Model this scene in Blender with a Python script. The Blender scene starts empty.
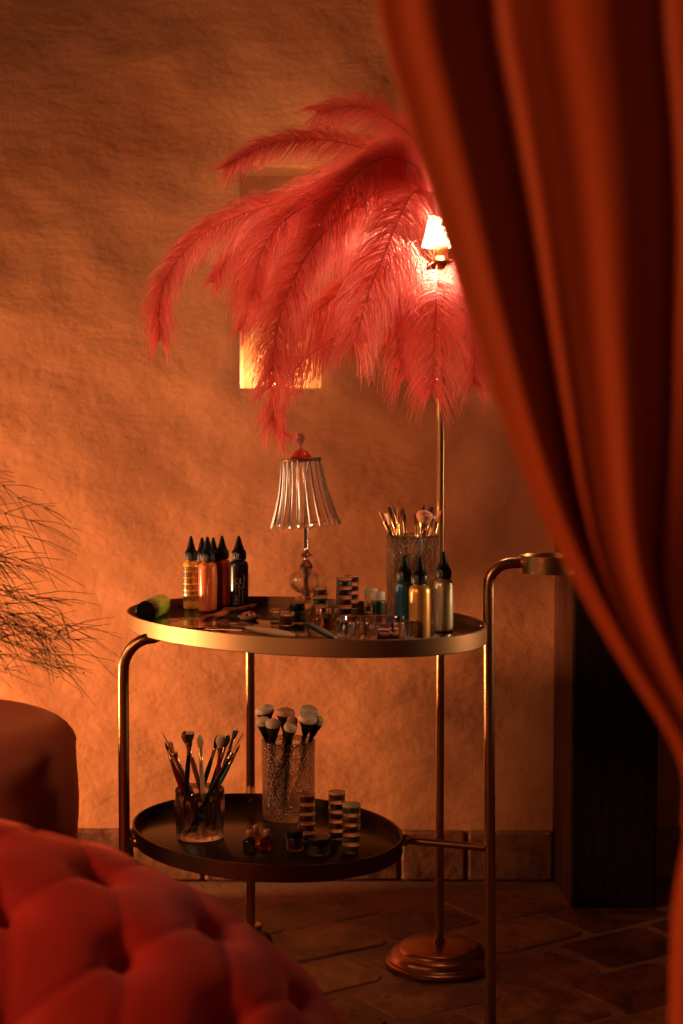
import bpy, math, random
from mathutils import Vector, Matrix, noise

random.seed(7)
PI = math.pi
sc = bpy.context.scene
COL = sc.collection

# ------------------------------------------------------------------ camera
F = 1590.0
PITCH = math.atan(82 / 1590)
CAMZ = 1.13
cam_d = bpy.data.cameras.new('camera')
cam = bpy.data.objects.new('camera', cam_d)
COL.objects.link(cam)
cam.location = (0, 0, CAMZ)
cam.rotation_euler = (PI / 2 - PITCH, 0, 0)
cam_d.sensor_fit = 'VERTICAL'
cam_d.sensor_height = 36.0
cam_d.lens = F / 1024 * 36.0
cam_d.clip_start = 0.02
cam_d.dof.use_dof = True
cam_d.dof.focus_distance = 3.05
cam_d.dof.aperture_fstop = 3.2
sc.camera = cam

sc.view_settings.view_transform = 'Standard'
sc.view_settings.look = 'None'
sc.view_settings.gamma = 1
sc.view_settings.exposure = 0.0
sc.view_settings.use_curve_mapping = False
try:
    sc.cycles.use_denoising = True
    sc.cycles.denoiser = 'OPENIMAGEDENOISE'
    sc.cycles.max_bounces = 10
    sc.cycles.transparent_max_bounces = 24
    sc.cycles.transmission_bounces = 10
    sc.cycles.sample_clamp_indirect = 3.0
    sc.cycles.caustics_refractive = False
    sc.cycles.caustics_reflective = False
except Exception:
    pass

# ------------------------------------------------------------------ world + lights
w = bpy.data.worlds.new('world')
sc.world = w
w.use_nodes = True
w.node_tree.nodes['Background'].inputs[0].default_value = (0.9, 0.42, 0.24, 1)
w.node_tree.nodes['Background'].inputs[1].default_value = 0.045


def light(kind, name, loc, target, energy, color, size=0.3, size_y=None, spot=None, blend=0.6, spread=None):
    d = bpy.data.lights.new(name, kind)
    o = bpy.data.objects.new(name, d)
    COL.objects.link(o)
    o.location = loc
    if target is not None:
        o.rotation_euler = (Vector(target) - Vector(loc)).to_track_quat('-Z', 'Y').to_euler()
    d.energy = energy
    d.color = color
    if kind == 'AREA':
        d.size = size
        if size_y:
            d.shape = 'RECTANGLE'
            d.size_y = size_y
        if spread:
            d.spread = spread
    else:
        d.shadow_soft_size = size
    if kind == 'SPOT':
        d.spot_size = spot
        d.spot_blend = blend
    return o


# low warm lamp standing left of the frame, grazing the wall
light('AREA', 'key_lamp', (-2.5, 3.27, 0.46), (0.3, 3.9, 0.62), 41, (1.0, 0.46, 0.19), 0.16, spread=1.65)
# soft warm light high on the left side of the room
light('AREA', 'room_lamp', (-2.1, 2.5, 1.45), (-0.1, 3.3, 0.5), 3.0, (1.0, 0.58, 0.32), 0.5, spread=1.7)
# red stage light at front left
light('AREA', 'red_lamp', (-1.9, 0.6, 1.7), (0.1, 1.6, 0.7), 11, (1.0, 0.38, 0.16), 0.45, spread=1.7)
# warm light from the right side of the room
light('AREA', 'side_lamp', (1.95, 3.12, 1.05), (0.05, 2.9, 0.90), 1.1, (1.0, 0.6, 0.32), 0.2, spread=0.5)

# red-orange fill added at the front right to lift the curtain's dark folds
light('AREA', 'curtain_fill', (1.1, -0.7, 1.9), (0.35, 1.6, 1.0), 2.6, (1.0, 0.36, 0.16), 0.6)

# ------------------------------------------------------------------ pixel helpers (ray of a photo pixel)


def ray(px, py):
    u = (px - 341.5) / F
    v = (512 - py) / F
    return Vector((u, math.cos(PITCH) + v * math.sin(PITCH), -math.sin(PITCH) + v * math.cos(PITCH)))


def P(px, py, Y):
    d = ray(px, py)
    return Vector((0, 0, CAMZ)) + d * (Y / d.y)


def T(px, py, z):
    d = ray(px, py)
    return Vector((0, 0, CAMZ)) + d * ((z - CAMZ) / d.z)


# ------------------------------------------------------------------ materials
MATS = {}


def mat(name, color, rough=0.5, metal=0.0, trans=0.0, ior=1.45, sheen=0.0, sheen_tint=None, emit=None, estr=0.0,
        coat=0.0, bump=None, spec=None, var=None, sub=0.0, clear=0.25):
    """bump=(scale,strength,kind)  var=(color2, scale)"""
    if name in MATS:
        return MATS[name]
    m = bpy.data.materials.new(name)
    m.use_nodes = True
    nt = m.node_tree
    b = nt.nodes['Principled BSDF']
    b.inputs['Base Color'].default_value = (*color, 1)
    b.inputs['Roughness'].default_value = rough
    b.inputs['Metallic'].default_value = metal
    b.inputs['Transmission Weight'].default_value = trans
    b.inputs['IOR'].default_value = ior
    b.inputs['Coat Weight'].default_value = coat
    b.inputs['Coat Roughness'].default_value = 0.08
    b.inputs['Subsurface Weight'].default_value = sub
    if spec is not None:
        b.inputs['Specular IOR Level'].default_value = spec
    if sheen:
        b.inputs['Sheen Weight'].default_value = sheen
        b.inputs['Sheen Roughness'].default_value = 0.35
        b.inputs['Sheen Tint'].default_value = (*(sheen_tint or color), 1)
    if emit:
        b.inputs['Emission Color'].default_value = (*emit, 1)
        b.inputs['Emission Strength'].default_value = estr
    tc = nt.nodes.new('ShaderNodeTexCoord')
    n = nt.nodes.new('ShaderNodeTexNoise')
    n.inputs['Scale'].default_value = var[1] if var else 40
    n.inputs['Detail'].default_value = 4
    nt.links.new(tc.outputs['Object'], n.inputs['Vector'])
    r = nt.nodes.new('ShaderNodeMix')
    r.data_type = 'RGBA'
    c2 = var[0] if var else tuple(c * 0.82 for c in color)
    r.inputs['A'].default_value = (*color, 1)
    r.inputs['B'].default_value = (*c2, 1)
    nt.links.new(n.outputs['Fac'], r.inputs['Factor'])
    if trans < 0.5:
        nt.links.new(r.outputs['Result'], b.inputs['Base Color'])
    if bump:
        sc_, st, kind = bump
        bp = nt.nodes.new('ShaderNodeBump')
        bp.inputs['Strength'].default_value = st
        bp.inputs['Distance'].default_value = 0.004
        if kind == 'voronoi':
            t = nt.nodes.new('ShaderNodeTexVoronoi')
            t.inputs['Scale'].default_value = sc_
            nt.links.new(tc.outputs['Object'], t.inputs['Vector'])
            nt.links.new(t.outputs['Distance'], bp.inputs['Height'])
        elif kind == 'wave':
            t = nt.nodes.new('ShaderNodeTexWave')
            t.inputs['Scale'].default_value = sc_
            t.inputs['Distortion'].default_value = 2
            nt.links.new(tc.outputs['Object'], t.inputs['Vector'])
            nt.links.new(t.outputs['Fac'], bp.inputs['Height'])
        else:
            t = nt.nodes.new('ShaderNodeTexNoise')
            t.inputs['Scale'].default_value = sc_
            t.inputs['Detail'].default_value = 6
            nt.links.new(tc.outputs['Object'], t.inputs['Vector'])
            nt.links.new(t.outputs['Fac'], bp.inputs['Height'])
        nt.links.new(bp.outputs['Normal'], b.inputs['Normal'])
    if trans > 0.5:
        out = nt.nodes['Material Output']
        tr = nt.nodes.new('ShaderNodeBsdfTransparent')
        tr.inputs['Color'].default_value = (*[min(1, 0.5 + 0.5 * c) if min(color) > .5 else c for c in color], 1)
        mx = nt.nodes.new('ShaderNodeMixShader')
        mx.inputs[0].default_value = clear
        nt.links.new(b.outputs[0], mx.inputs[1])
        nt.links.new(tr.outputs[0], mx.inputs[2])
        nt.links.new(mx.outputs[0], out.inputs['Surface'])
    MATS[name] = m
    return m


def plaster_mat():
    m = bpy.data.materials.new('ochre_plaster')
    m.use_nodes = True
    nt = m.node_tree
    b = nt.nodes['Principled BSDF']
    b.inputs['Roughness'].default_value = 0.62
    b.inputs['Specular IOR Level'].default_value = 0.35
    tc = nt.nodes.new('ShaderNodeTexCoord')

    def tex(scale, detail, rough=0.55, dist=0.0, vec=None):
        n = nt.nodes.new('ShaderNodeTexNoise')
        n.inputs['Scale'].default_value = scale
        n.inputs['Detail'].default_value = detail
        n.inputs['Roughness'].default_value = rough
        n.inputs['Distortion'].default_value = dist
        nt.links.new(vec or tc.outputs['Object'], n.inputs['Vector'])
        return n
    a = tex(1.6, 8, 0.6, 0.3)
    cr = nt.nodes.new('ShaderNodeValToRGB')
    cr.color_ramp.elements[0].position = 0.32
    cr.color_ramp.elements[0].color = (0.38, 0.150, 0.065, 1)
    cr.color_ramp.elements[1].position = 0.68
    cr.color_ramp.elements[1].color = (0.62, 0.265, 0.115, 1)
    nt.links.new(a.outputs['Fac'], cr.inputs['Fac'])
    nt.links.new(cr.outputs['Color'], b.inputs['Base Color'])
    mp = nt.nodes.new('ShaderNodeMapping')
    mp.inputs['Rotation'].default_value = (0, 0.45, 0)
    mp.inputs['Scale'].default_value = (0.55, 1, 1.25)
    nt.links.new(tc.outputs['Object'], mp.inputs['Vector'])
    h1 = tex(8, 7, 0.52, 0.2, mp.outputs['Vector'])
    h2 = tex(38, 6, 0.62)
    b1 = nt.nodes.new('ShaderNodeBump')
    b1.inputs['Strength'].default_value = 0.5
    b1.inputs['Distance'].default_value = 0.022
    nt.links.new(h1.outputs['Fac'], b1.inputs['Height'])
    h3 = tex(3.2, 5, 0.5, 0.3, mp.outputs['Vector'])
    try:
        h3.noise_type = 'RIDGED_MULTIFRACTAL'
        h3.inputs['Gain'].default_value = 1.6
    except Exception:
        pass
    b3 = nt.nodes.new('ShaderNodeBump')
    b3.inputs['Strength'].default_value = 0.35
    b3.inputs['Distance'].default_value = 0.012
    nt.links.new(h3.outputs['Fac'], b3.inputs['Height'])
    nt.links.new(b1.outputs['Normal'], b3.inputs['Normal'])
    b2 = nt.nodes.new('ShaderNodeBump')
    b2.inputs['Strength'].default_value = 0.6
    b2.inputs['Distance'].default_value = 0.004
    nt.links.new(h2.outputs['Fac'], b2.inputs['Height'])
    nt.links.new(b3.outputs['Normal'], b2.inputs['Normal'])
    nt.links.new(b2.outputs['Normal'], b.inputs['Normal'])
    return m


def tile_mat():
    m = bpy.data.materials.new('terracotta_tile')
    m.use_nodes = True
    nt = m.node_tree
    b = nt.nodes['Principled BSDF']
    b.inputs['Roughness'].default_value = 0.5
    tc = nt.nodes.new('ShaderNodeTexCoord')
    oi = nt.nodes.new('ShaderNodeAttribute')
    oi.attribute_name = 'tone'
    n = nt.nodes.new('ShaderNodeTexNoise')
    n.inputs['Scale'].default_value = 9
    n.inputs['Detail'].default_value = 8
    n.inputs['Distortion'].default_value = 0.8
    nt.links.new(tc.outputs['Object'], n.inputs['Vector'])
    add = nt.nodes.new('ShaderNodeMath')
    add.operation = 'ADD'
    nt.links.new(oi.outputs['Fac'], add.inputs[0])
    sub = nt.nodes.new('ShaderNodeMath')
    sub.operation = 'MULTIPLY_ADD'
    sub.inputs[1].default_value = 2.4
    sub.inputs[2].default_value = -1.15
    nt.links.new(n.outputs['Fac'], sub.inputs[0])
    nt.links.new(sub.outputs[0], add.inputs[1])
    cr = nt.nodes.new('ShaderNodeValToRGB')
    e = cr.color_ramp.elements
    e[0].position = 0.0
    e[0].color = (0.055, 0.016, 0.008, 1)
    e[1].position = 1.0
    e[1].color = (0.25, 0.105, 0.042, 1)
    k = e.new(0.5)
    k.color = (0.135, 0.045, 0.020, 1)
    nt.links.new(add.outputs[0], cr.inputs['Fac'])
    nt.links.new(cr.outputs['Color'], b.inputs['Base Color'])
    bp = nt.nodes.new('ShaderNodeBump')
    bp.inputs['Strength'].default_value = 1.0
    bp.inputs['Distance'].default_value = 0.010
    n2 = nt.nodes.new('ShaderNodeTexNoise')
    n2.inputs['Scale'].default_value = 22
    n2.inputs['Detail'].default_value = 8
    nt.links.new(tc.outputs['Object'], n2.inputs['Vector'])
    nt.links.new(n2.outputs['Fac'], bp.inputs['Height'])
    nt.links.new(bp.outputs['Normal'], b.inputs['Normal'])
    return m


def wood_mat(name, c1, c2, scale=6.0, rough=0.6):
    m = bpy.data.materials.new(name)
    m.use_nodes = True
    nt = m.node_tree
    b = nt.nodes['Principled BSDF']
    b.inputs['Roughness'].default_value = rough
    b.inputs['Specular IOR Level'].default_value = 0.15
    tc = nt.nodes.new('ShaderNodeTexCoord')
    mp = nt.nodes.new('ShaderNodeMapping')
    mp.inputs['Scale'].default_value = (12, 12, 0.8)
    nt.links.new(tc.outputs['Object'], mp.inputs['Vector'])
    n = nt.nodes.new('ShaderNodeTexNoise')
    n.inputs['Scale'].default_value = scale
    n.inputs['Detail'].default_value = 8
    n.inputs['Distortion'].default_value = 0.5
    nt.links.new(mp.outputs['Vector'], n.inputs['Vector'])
    cr = nt.nodes.new('ShaderNodeValToRGB')
    cr.color_ramp.elements[0].position = 0.3
    cr.color_ramp.elements[0].color = (*c1, 1)
    cr.color_ramp.elements[1].position = 0.75
    cr.color_ramp.elements[1].color = (*c2, 1)
    nt.links.new(n.outputs['Fac'], cr.inputs['Fac'])
    nt.links.new(cr.outputs['Color'], b.inputs['Base Color'])
    bp = nt.nodes.new('ShaderNodeBump')
    bp.inputs['Strength'].default_value = 0.6
    bp.inputs['Distance'].default_value = 0.004
    nt.links.new(n.outputs['Fac'], bp.inputs['Height'])
    nt.links.new(bp.outputs['Normal'], b.inputs['Normal'])
    return m


def feather_mat(name, c1, c2):
    m = bpy.data.materials.new(name)
    m.use_nodes = True
    nt = m.node_tree
    for n in list(nt.nodes):
        nt.nodes.remove(n)
    out = nt.nodes.new('ShaderNodeOutputMaterial')
    d = nt.nodes.new('ShaderNodeBsdfDiffuse')
    t = nt.nodes.new('ShaderNodeBsdfTranslucent')
    g = nt.nodes.new('ShaderNodeBsdfGlossy')
    g.inputs['Roughness'].default_value = 0.45
    tc = nt.nodes.new('ShaderNodeTexCoord')
    n = nt.nodes.new('ShaderNodeTexNoise')
    n.inputs['Scale'].default_value = 14
    nt.links.new(tc.outputs['Object'], n.inputs['Vector'])
    r = nt.nodes.new('ShaderNodeMix')
    r.data_type = 'RGBA'
    r.inputs['A'].default_value = (*c1, 1)
    r.inputs['B'].default_value = (*c2, 1)
    nt.links.new(n.outputs['Fac'], r.inputs['Factor'])
    for x in (d, t, g):
        nt.links.new(r.outputs['Result'], x.inputs['Color'])
    a = nt.nodes.new('ShaderNodeMixShader')
    a.inputs[0].default_value = 0.5
    nt.links.new(d.outputs[0], a.inputs[1])
    nt.links.new(t.outputs[0], a.inputs[2])
    c = nt.nodes.new('ShaderNodeMixShader')
    c.inputs[0].default_value = 0.12
    nt.links.new(a.outputs[0], c.inputs[1])
    nt.links.new(g.outputs[0], c.inputs[2])
    nt.links.new(c.outputs[0], out.inputs['Surface'])
    return m


BRASS = mat('antique_brass', (0.46, 0.26, 0.125), 0.30, 1.0, var=((0.38, 0.21, 0.09), 9), bump=(160, 0.08, 'noise'))
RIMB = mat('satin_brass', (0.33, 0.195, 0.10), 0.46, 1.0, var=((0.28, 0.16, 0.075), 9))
SHADERIM = mat('shaded_rim_metal', (0.15, 0.075, 0.035), 0.36, 1.0, var=((0.11, 0.05, 0.025), 9))  # darker copy of the rim metal, paints in the lower tray's shade
COPPER = mat('copper_metal', (0.34, 0.14, 0.06), 0.32, 1.0, var=((0.26, 0.10, 0.045), 8))
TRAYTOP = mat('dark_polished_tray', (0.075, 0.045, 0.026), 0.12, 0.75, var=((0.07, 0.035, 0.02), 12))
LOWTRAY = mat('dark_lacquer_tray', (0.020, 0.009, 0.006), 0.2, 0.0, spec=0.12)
RUBBER = mat('black_rubber', (0.012, 0.011, 0.011), 0.4)
BLACK = mat('black_plastic', (0.006, 0.006, 0.007), 0.3, spec=0.2)
GLASS = mat('clear_glass', (1, 1, 1), 0.02, trans=1.0, ior=1.46)
CLEARPL = mat('clear_plastic', (1, 0.98, 0.95), 0.06, trans=1.0, ior=1.3)
HAMMER = mat('hammered_glass', (1, 0.97, 0.92), 0.03, trans=1.0, ior=1.45, bump=(200, 0.8, 'voronoi'), clear=0.22)
VELVET = mat('red_velvet', (0.50, 0.028, 0.018), 0.8, sheen=0.6, sheen_tint=(1.0, 0.2, 0.1), var=((0.42, 0.02, 0.013), 7), bump=(220, 0.15, 'noise'))
POUFV = mat('rust_velvet', (0.34, 0.065, 0.026), 0.85, sheen=0.5, sheen_tint=(1.0, 0.35, 0.15), bump=(260, 0.2, 'noise'))
CURT = mat('rust_satin', (0.46, 0.072, 0.009), 0.6, spec=0.3, var=((0.42, 0.064, 0.008), 5), bump=(400, 0.1, 'noise'))
STEEL = mat('brushed_steel', (0.55, 0.5, 0.45), 0.25, 1.0)
GOLD = mat('gold_ferrule', (0.75, 0.48, 0.2), 0.25, 1.0)

# ------------------------------------------------------------------ mesh helpers


class MB:
    def __init__(self):
        self.v = []
        self.f = []
        self.mi = []
        self.cur = 0

    def add(self, vs, fs):
        o = len(self.v)
        self.v += [tuple(x) for x in vs]
        self.f += [tuple(o + i for i in q) for q in fs]
        self.mi += [self.cur] * len(fs)
        return self

    def box(self, c, s, rz=0.0, bev=0.0):
        cx, cy, cz = c
        hx, hy, hz = s[0] / 2, s[1] / 2, s[2] / 2
        b = bev
        prof = [(-hz, b), (-hz + b, 0), (hz - b, 0), (hz, b)] if b > 0 else [(-hz, 0), (hz, 0)]
        rings = []
        for z, ins in prof:
            x, y = hx - ins, hy - ins
            if b > 0:
                ch = b
                pts = [(-x + ch, -y), (x - ch, -y), (x, -y + ch), (x, y - ch), (x - ch, y), (-x + ch, y), (-x, y - ch), (-x, -y + ch)]
            else:
                pts = [(-x, -y), (x, -y), (x, y), (-x, y)]
            rings.append([(cx + p[0] * math.cos(rz) - p[1] * math.sin(rz), cy + p[0] * math.sin(rz) + p[1] * math.cos(rz), cz + z) for p in pts])
        self.rings(rings, True, True)
        return self

    def rings(self, rings, cap0=False, cap1=False, closed=True):
        n = len(rings[0])
        vs = [p for r in rings for p in r]
        fs = []
        for i in range(len(rings) - 1):
            for j in range(n if closed else n - 1):
                k = (j + 1) % n
                fs.append((i * n + j, i * n + k, (i + 1) * n + k, (i + 1) * n + j))
        if cap0:
            fs.append(tuple(reversed(range(n))))
        if cap1:
            o = (len(rings) - 1) * n
            fs.append(tuple(o + j for j in range(n)))
        return self.add(vs, fs)

    def lathe(self, prof, c=(0, 0, 0), seg=32, sx=1.0, sy=1.0, flute=None, closed_prof=False, axis=None):
        """prof list of (r,z). flute=(n,amp). """
        rings = []
        for r, z in prof:
            ring = []
            for j in range(seg):
                a = 2 * PI * j / seg
                rr = max(r, 1e-5)
                if flute:
                    rr *= 1 + flute[1] * math.cos(flute[0] * a)
                p = Vector((rr * math.cos(a) * sx, rr * math.sin(a) * sy, z))
                if axis is not None:
                    p = axis @ p
                ring.append((c[0] + p.x, c[1] + p.y, c[2] + p.z))
            rings.append(ring)
        if closed_prof:
            rings.append(rings[0])
            # merge seam by reusing indices
            n = seg
            k = len(prof)
            vs = [p for r in rings[:-1] for p in r]
            fs = []
            for i in range(k):
                i2 = (i + 1) % k
                for j in range(n):
                    j2 = (j + 1) % n
                    fs.append((i * n + j, i * n + j2, i2 * n + j2, i2 * n + j))
            return self.add(vs, fs)
        return self.rings(rings, prof[0][0] > 1e-4, prof[-1][0] > 1e-4)

    def tube(self, pts, r, seg=12, cap=True):
        pts = [Vector(p) for p in pts]
        n = len(pts)
        rs = r if isinstance(r, (list, tuple)) else [r] * n
        t0 = (pts[1] - pts[0]).normalized()
        up = Vector((0, 0, 1)) if abs(t0.z) < 0.9 else Vector((1, 0, 0))
        s = t0.cross(up).normalized()
        rings = []
        for i in range(n):
            t = (pts[min(i + 1, n - 1)] - pts[max(i - 1, 0)]).normalized()
            s = (s - t * s.dot(t)).normalized()
            u = t.cross(s)
            rings.append([pts[i] + (s * math.cos(2 * PI * j / seg) + u * math.sin(2 * PI * j / seg)) * rs[i] for j in range(seg)])
        return self.rings(rings, cap, cap)

    def ball(self, c, r, seg=16, n=10, s=(1, 1, 1)):
        prof = [(r * math.sin(PI * i / n), -r * math.cos(PI * i / n) * s[2]) for i in range(n + 1)]
        return self.lathe(prof, c, seg, s[0], s[1])

    def build(self, name, m, parent=None, smooth=True, angle=40):
        me = bpy.data.meshes.new(name)
        me.from_pydata(self.v, [], self.f)
        for x in (m if isinstance(m, (list, tuple)) else [m]):
            me.materials.append(x)
        if isinstance(m, (list, tuple)):
            for p, k in zip(me.polygons, self.mi):
                p.material_index = k
        me.update()
        if smooth:
            for p in me.polygons:
                p.use_smooth = True
            try:
                me.set_sharp_from_angle(angle=math.radians(angle))
            except Exception:
                pass
        o = bpy.data.objects.new(name, me)
        COL.objects.link(o)
        if parent:
            o.parent = parent
        return o


def spline(ps, n):
    ps = [Vector(p) for p in ps]
    P_ = [ps[0] * 2 - ps[1]] + ps + [ps[-1] * 2 - ps[-2]]
    out = []
    k = len(ps) - 1
    for i in range(n + 1):
        x = i / n * k
        j = min(int(x), k - 1)
        t = x - j
        a, b, c, d = P_[j:j + 4]
        out.append(0.5 * ((2 * b) + (-a + c) * t + (2 * a - 5 * b + 4 * c - d) * t * t + (-a + 3 * b - 3 * c + d) * t ** 3))
    return out


def empty(name, loc=(0, 0, 0), rz=0.0):
    o = bpy.data.objects.new(name, None)
    COL.objects.link(o)
    o.location = loc
    o.rotation_euler = (0, 0, rz)
    o.empty_display_size = 0.05
    return o


def tag(o, label, cat, group=None):
    o['label'] = label
    o['category'] = cat
    if group:
        o['group'] = group
    return o


def struct(o):
    o['kind'] = 'structure'
    return o


def copy_tree(o, parent=None):
    c = o.copy()
    COL.objects.link(c)
    if parent:
        c.parent = parent
    for ch in list(o.children):
        copy_tree(ch, c)
    return c


# ================================================================== STRUCTURE
WY = 3.97
PLASTER = plaster_mat()
n0 = P(240, 388, WY)
n1 = P(321, 165, WY)
NX0, NX1, NZ0, NZ1 = n0.x, n1.x, n0.z, n1.z
ND = 0.16


def wall():
    mb = MB()
    step = 0.022
    xs = sorted(set([-3.0 + step * i for i in range(int(6.0 / step) + 1)]))
    zs = [step * i for i in range(int(2.75 / step) + 1)]

    def snap(arr, v):
        k = min(range(len(arr)), key=lambda i: abs(arr[i] - v))
        arr[k] = v
        return k
    ix0, ix1, iz0, iz1 = snap(xs, NX0), snap(xs, NX1), snap(zs, NZ0), snap(zs, NZ1)
    nx, nz = len(xs), len(zs)
    vs = []
    for j, z in enumerate(zs):
        for i, x in enumerate(xs):
            p = Vector((x * 1.5, z * 2.2 + x * 0.7, 0.3))
            h = noise.fractal(p * 1.2, 1.0, 2.0, 4) * 0.012 + noise.noise(p * 5.2 + Vector((5, 3, 1))) * 0.004
            h += (abs(noise.noise(Vector((x * 4.2 - z * 1.5, z * 7.0, 4.0)))) ** 1.0) * 0.006
            # rounded niche mouth
            dx = max(NX0 - x, x - NX1, 0)
            dz = max(NZ0 - z, z - NZ1, 0)
            d = math.hypot(dx, dz)
            if d < 0.05:
                h *= 0.3 + 0.7 * d / 0.05
            if d < 0.02:
                h -= 0.004 * (1 - d / 0.02) * (2.2 if z > NZ1 - 0.001 else 1)
            vs.append((x, WY - h, z))
    fs = []
    for j in range(nz - 1):
        for i in range(nx - 1):
            if ix0 <= i < ix1 and iz0 <= j < iz1:
                continue
            fs.append((j * nx + i, j * nx + i + 1, (j + 1) * nx + i + 1, (j + 1) * nx + i))
    # niche reveals
    loop = [(i, iz0) for i in range(ix0, ix1)] + [(ix1, j) for j in range(iz0, iz1)] + [(i, iz1) for i in range(ix1, ix0, -1)] + [(ix0, j) for j in range(iz1, iz0, -1)]
    base = len(vs)
    m = len(loop)
    for k, (i, j) in enumerate(loop):
        vs.append((xs[i], WY + ND, zs[j]))
    for k in range(m):
        k2 = (k + 1) % m
        a = loop[k][1] * nx + loop[k][0]
        b = loop[k2][1] * nx + loop[k2][0]
        fs.append((a, b, base + k2, base + k))
    fs.append(tuple(base + k for k in range(m)))
    mb.add(vs, fs)
    return mb.build('wall_back', PLASTER, angle=60)


struct(wall())

TILE = tile_mat()
GROUT = mat('dark_grout', (0.23, 0.105, 0.05), 0.9, bump=(60, 0.6, 'noise'))


def set_tone(o, tones):
    at = o.data.attributes.new('tone', 'FLOAT', 'FACE')
    for i, t in enumerate(tones):
        at.data[i].value = t


def floor():
    # grout bed with individual slabs bonded as surface pattern, laid diagonally
    mb = MB()
    mb.box((0, 1.0, -0.056), (7.0, 6.4, 0.1))
    g = len(mb.f)
    mb.mi = [1] * g
    tones = [0.5] * g
    mb.cur = 0
    rnd = random.Random(3)
    ang = math.radians(33)
    a, b = 0.27, 0.20
    for i in range(-24, 25):
        for j in range(-30, 31):
            ox = i * a + (j % 2) * a * 0.5
            oy = j * b
            jit = lambda: rnd.uniform(-0.016, 0.016)
            gx = 0.006
            cs = [(ox + gx + jit() * .5, oy + gx + jit()), (ox + a - gx + jit() * .5, oy + gx + jit()), (ox + a - gx + jit() * .5, oy + b - gx + jit() * .6), (ox + gx + jit() * .5, oy + b - gx + jit() * .6)]
            t = rnd.uniform(0.15, 0.85)
            pts = []
            for (x, y) in cs:
                X = x * math.cos(ang) - y * math.sin(ang) + 0.1
                Y = x * math.sin(ang) + y * math.cos(ang) + 2.5
                pts.append((X, Y))
            if not all(-3.3 < p[0] < 3.3 and -2 < p[1] < 3.93 for p in pts):
                continue
            cx = sum(p[0] for p in pts) / 4
            cy = sum(p[1] for p in pts) / 4
            # rounded-corner slab outline
            out = []
            for k in range(4):
                p, q = pts[k], pts[(k + 1) % 4]
                out.append((p[0] * .92 + q[0] * .08, p[1] * .92 + q[1] * .08))
                out.append((p[0] * .5 + q[0] * .5 + rnd.uniform(-.004, .004), p[1] * .5 + q[1] * .5 + rnd.uniform(-.004, .004)))
                out.append((p[0] * .08 + q[0] * .92, p[1] * .08 + q[1] * .92))
            top = -0.0025 + rnd.uniform(-0.002, 0.002)
            inn = [(cx + (x - cx) * .96, cy + (y - cy) * .96) for x, y in out]
            n_before = len(mb.f)
            mb.rings([[(x, y, -0.01) for x, y in out], [(x, y, top - .004) for x, y in out], [(x, y, top) for x, y in inn]], False, True)
            tones += [t] * (len(mb.f) - n_before)
    o = mb.build('floor', [TILE, GROUT], angle=30)
    set_tone(o, tones)
    struct(o)


floor()


def baseboard():
    mb = MB()
    tones = []
    rnd = random.Random(5)
    x = -3.0
    H = 0.125
    while x < 3.0:
        wd = rnd.uniform(0.13, 0.2)
        if x < 0.535 and x + wd > 0.46:
            wd = 0.535 - x
        if x < 0.75 and x + wd > 0.54:
            x = 0.755
            continue
        if True:
            nb = len(mb.f)
            mb.box((x + wd / 2, WY - 0.016 + rnd.uniform(-.003, .003), H / 2 + rnd.uniform(-.003, .003)), (wd - 0.007, 0.03, H), bev=0.006)
            tones += [rnd.uniform(0.45, 0.95)] * (len(mb.f) - nb)
        x += wd
    o = mb.build('baseboard_back', TILE, angle=30)
    set_tone(o, tones)
    struct(o)


baseboard()

DARKWOOD = wood_mat('black_stained_wood', (0.005, 0.003, 0.002), (0.022, 0.009, 0.005), rough=0.8)
LITWOOD = wood_mat('lit_red_brown_wood', (0.03, 0.009, 0.004), (0.12, 0.035, 0.015), rough=0.8)


def post():
    mb = MB()
    # rough-hewn timber jamb, wavy arrises
    X0, X1, Y0, Y1 = 0.545, 0.748, 3.72, 3.965
    rings = []
    n = 60
    for i in range(n + 1):
        z = 2.7 * i / n
        w1 = noise.noise(Vector((0, 0, z * 3))) * 0.004
        w2 = noise.noise(Vector((4, 0, z * 3))) * 0.004
        c = 0.006
        pts = [(X0 + w1 + c, Y0 + w2), (X1 + w2 - c, Y0 + w1), (X1 + w2, Y0 + w1 + c), (X1, Y1), (X0 - .012, Y1), (X0 + w1, Y0 + w2 + c)]
        rings.append([(a, b, z) for a, b in pts])
    mb.rings(rings, True, True)
    mb.mi = [0] * len(mb.f)
    # left face: lighter, redder wood colour paints in the light on that side
    for k, f in enumerate(mb.f):
        if len(f) == 4:
            s = [i % 6 for i in f]
            if set(s) == {4, 5}:
                mb.mi[k] = 1
    return mb.build('trim_1', [DARKWOOD, LITWOOD], angle=30)


struct(post())

# ceiling
mb = MB()
mb.box((0, 1.0, 2.74), (7.0, 6.6, 0.06))
CEIL = mat('dark_ceiling', (0.25, 0.12, 0.07), 0.8, bump=(14, 0.5, 'noise'))
struct(mb.build('ceiling', CEIL))

# ================================================================== CURTAIN
CY = 1.32


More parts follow.
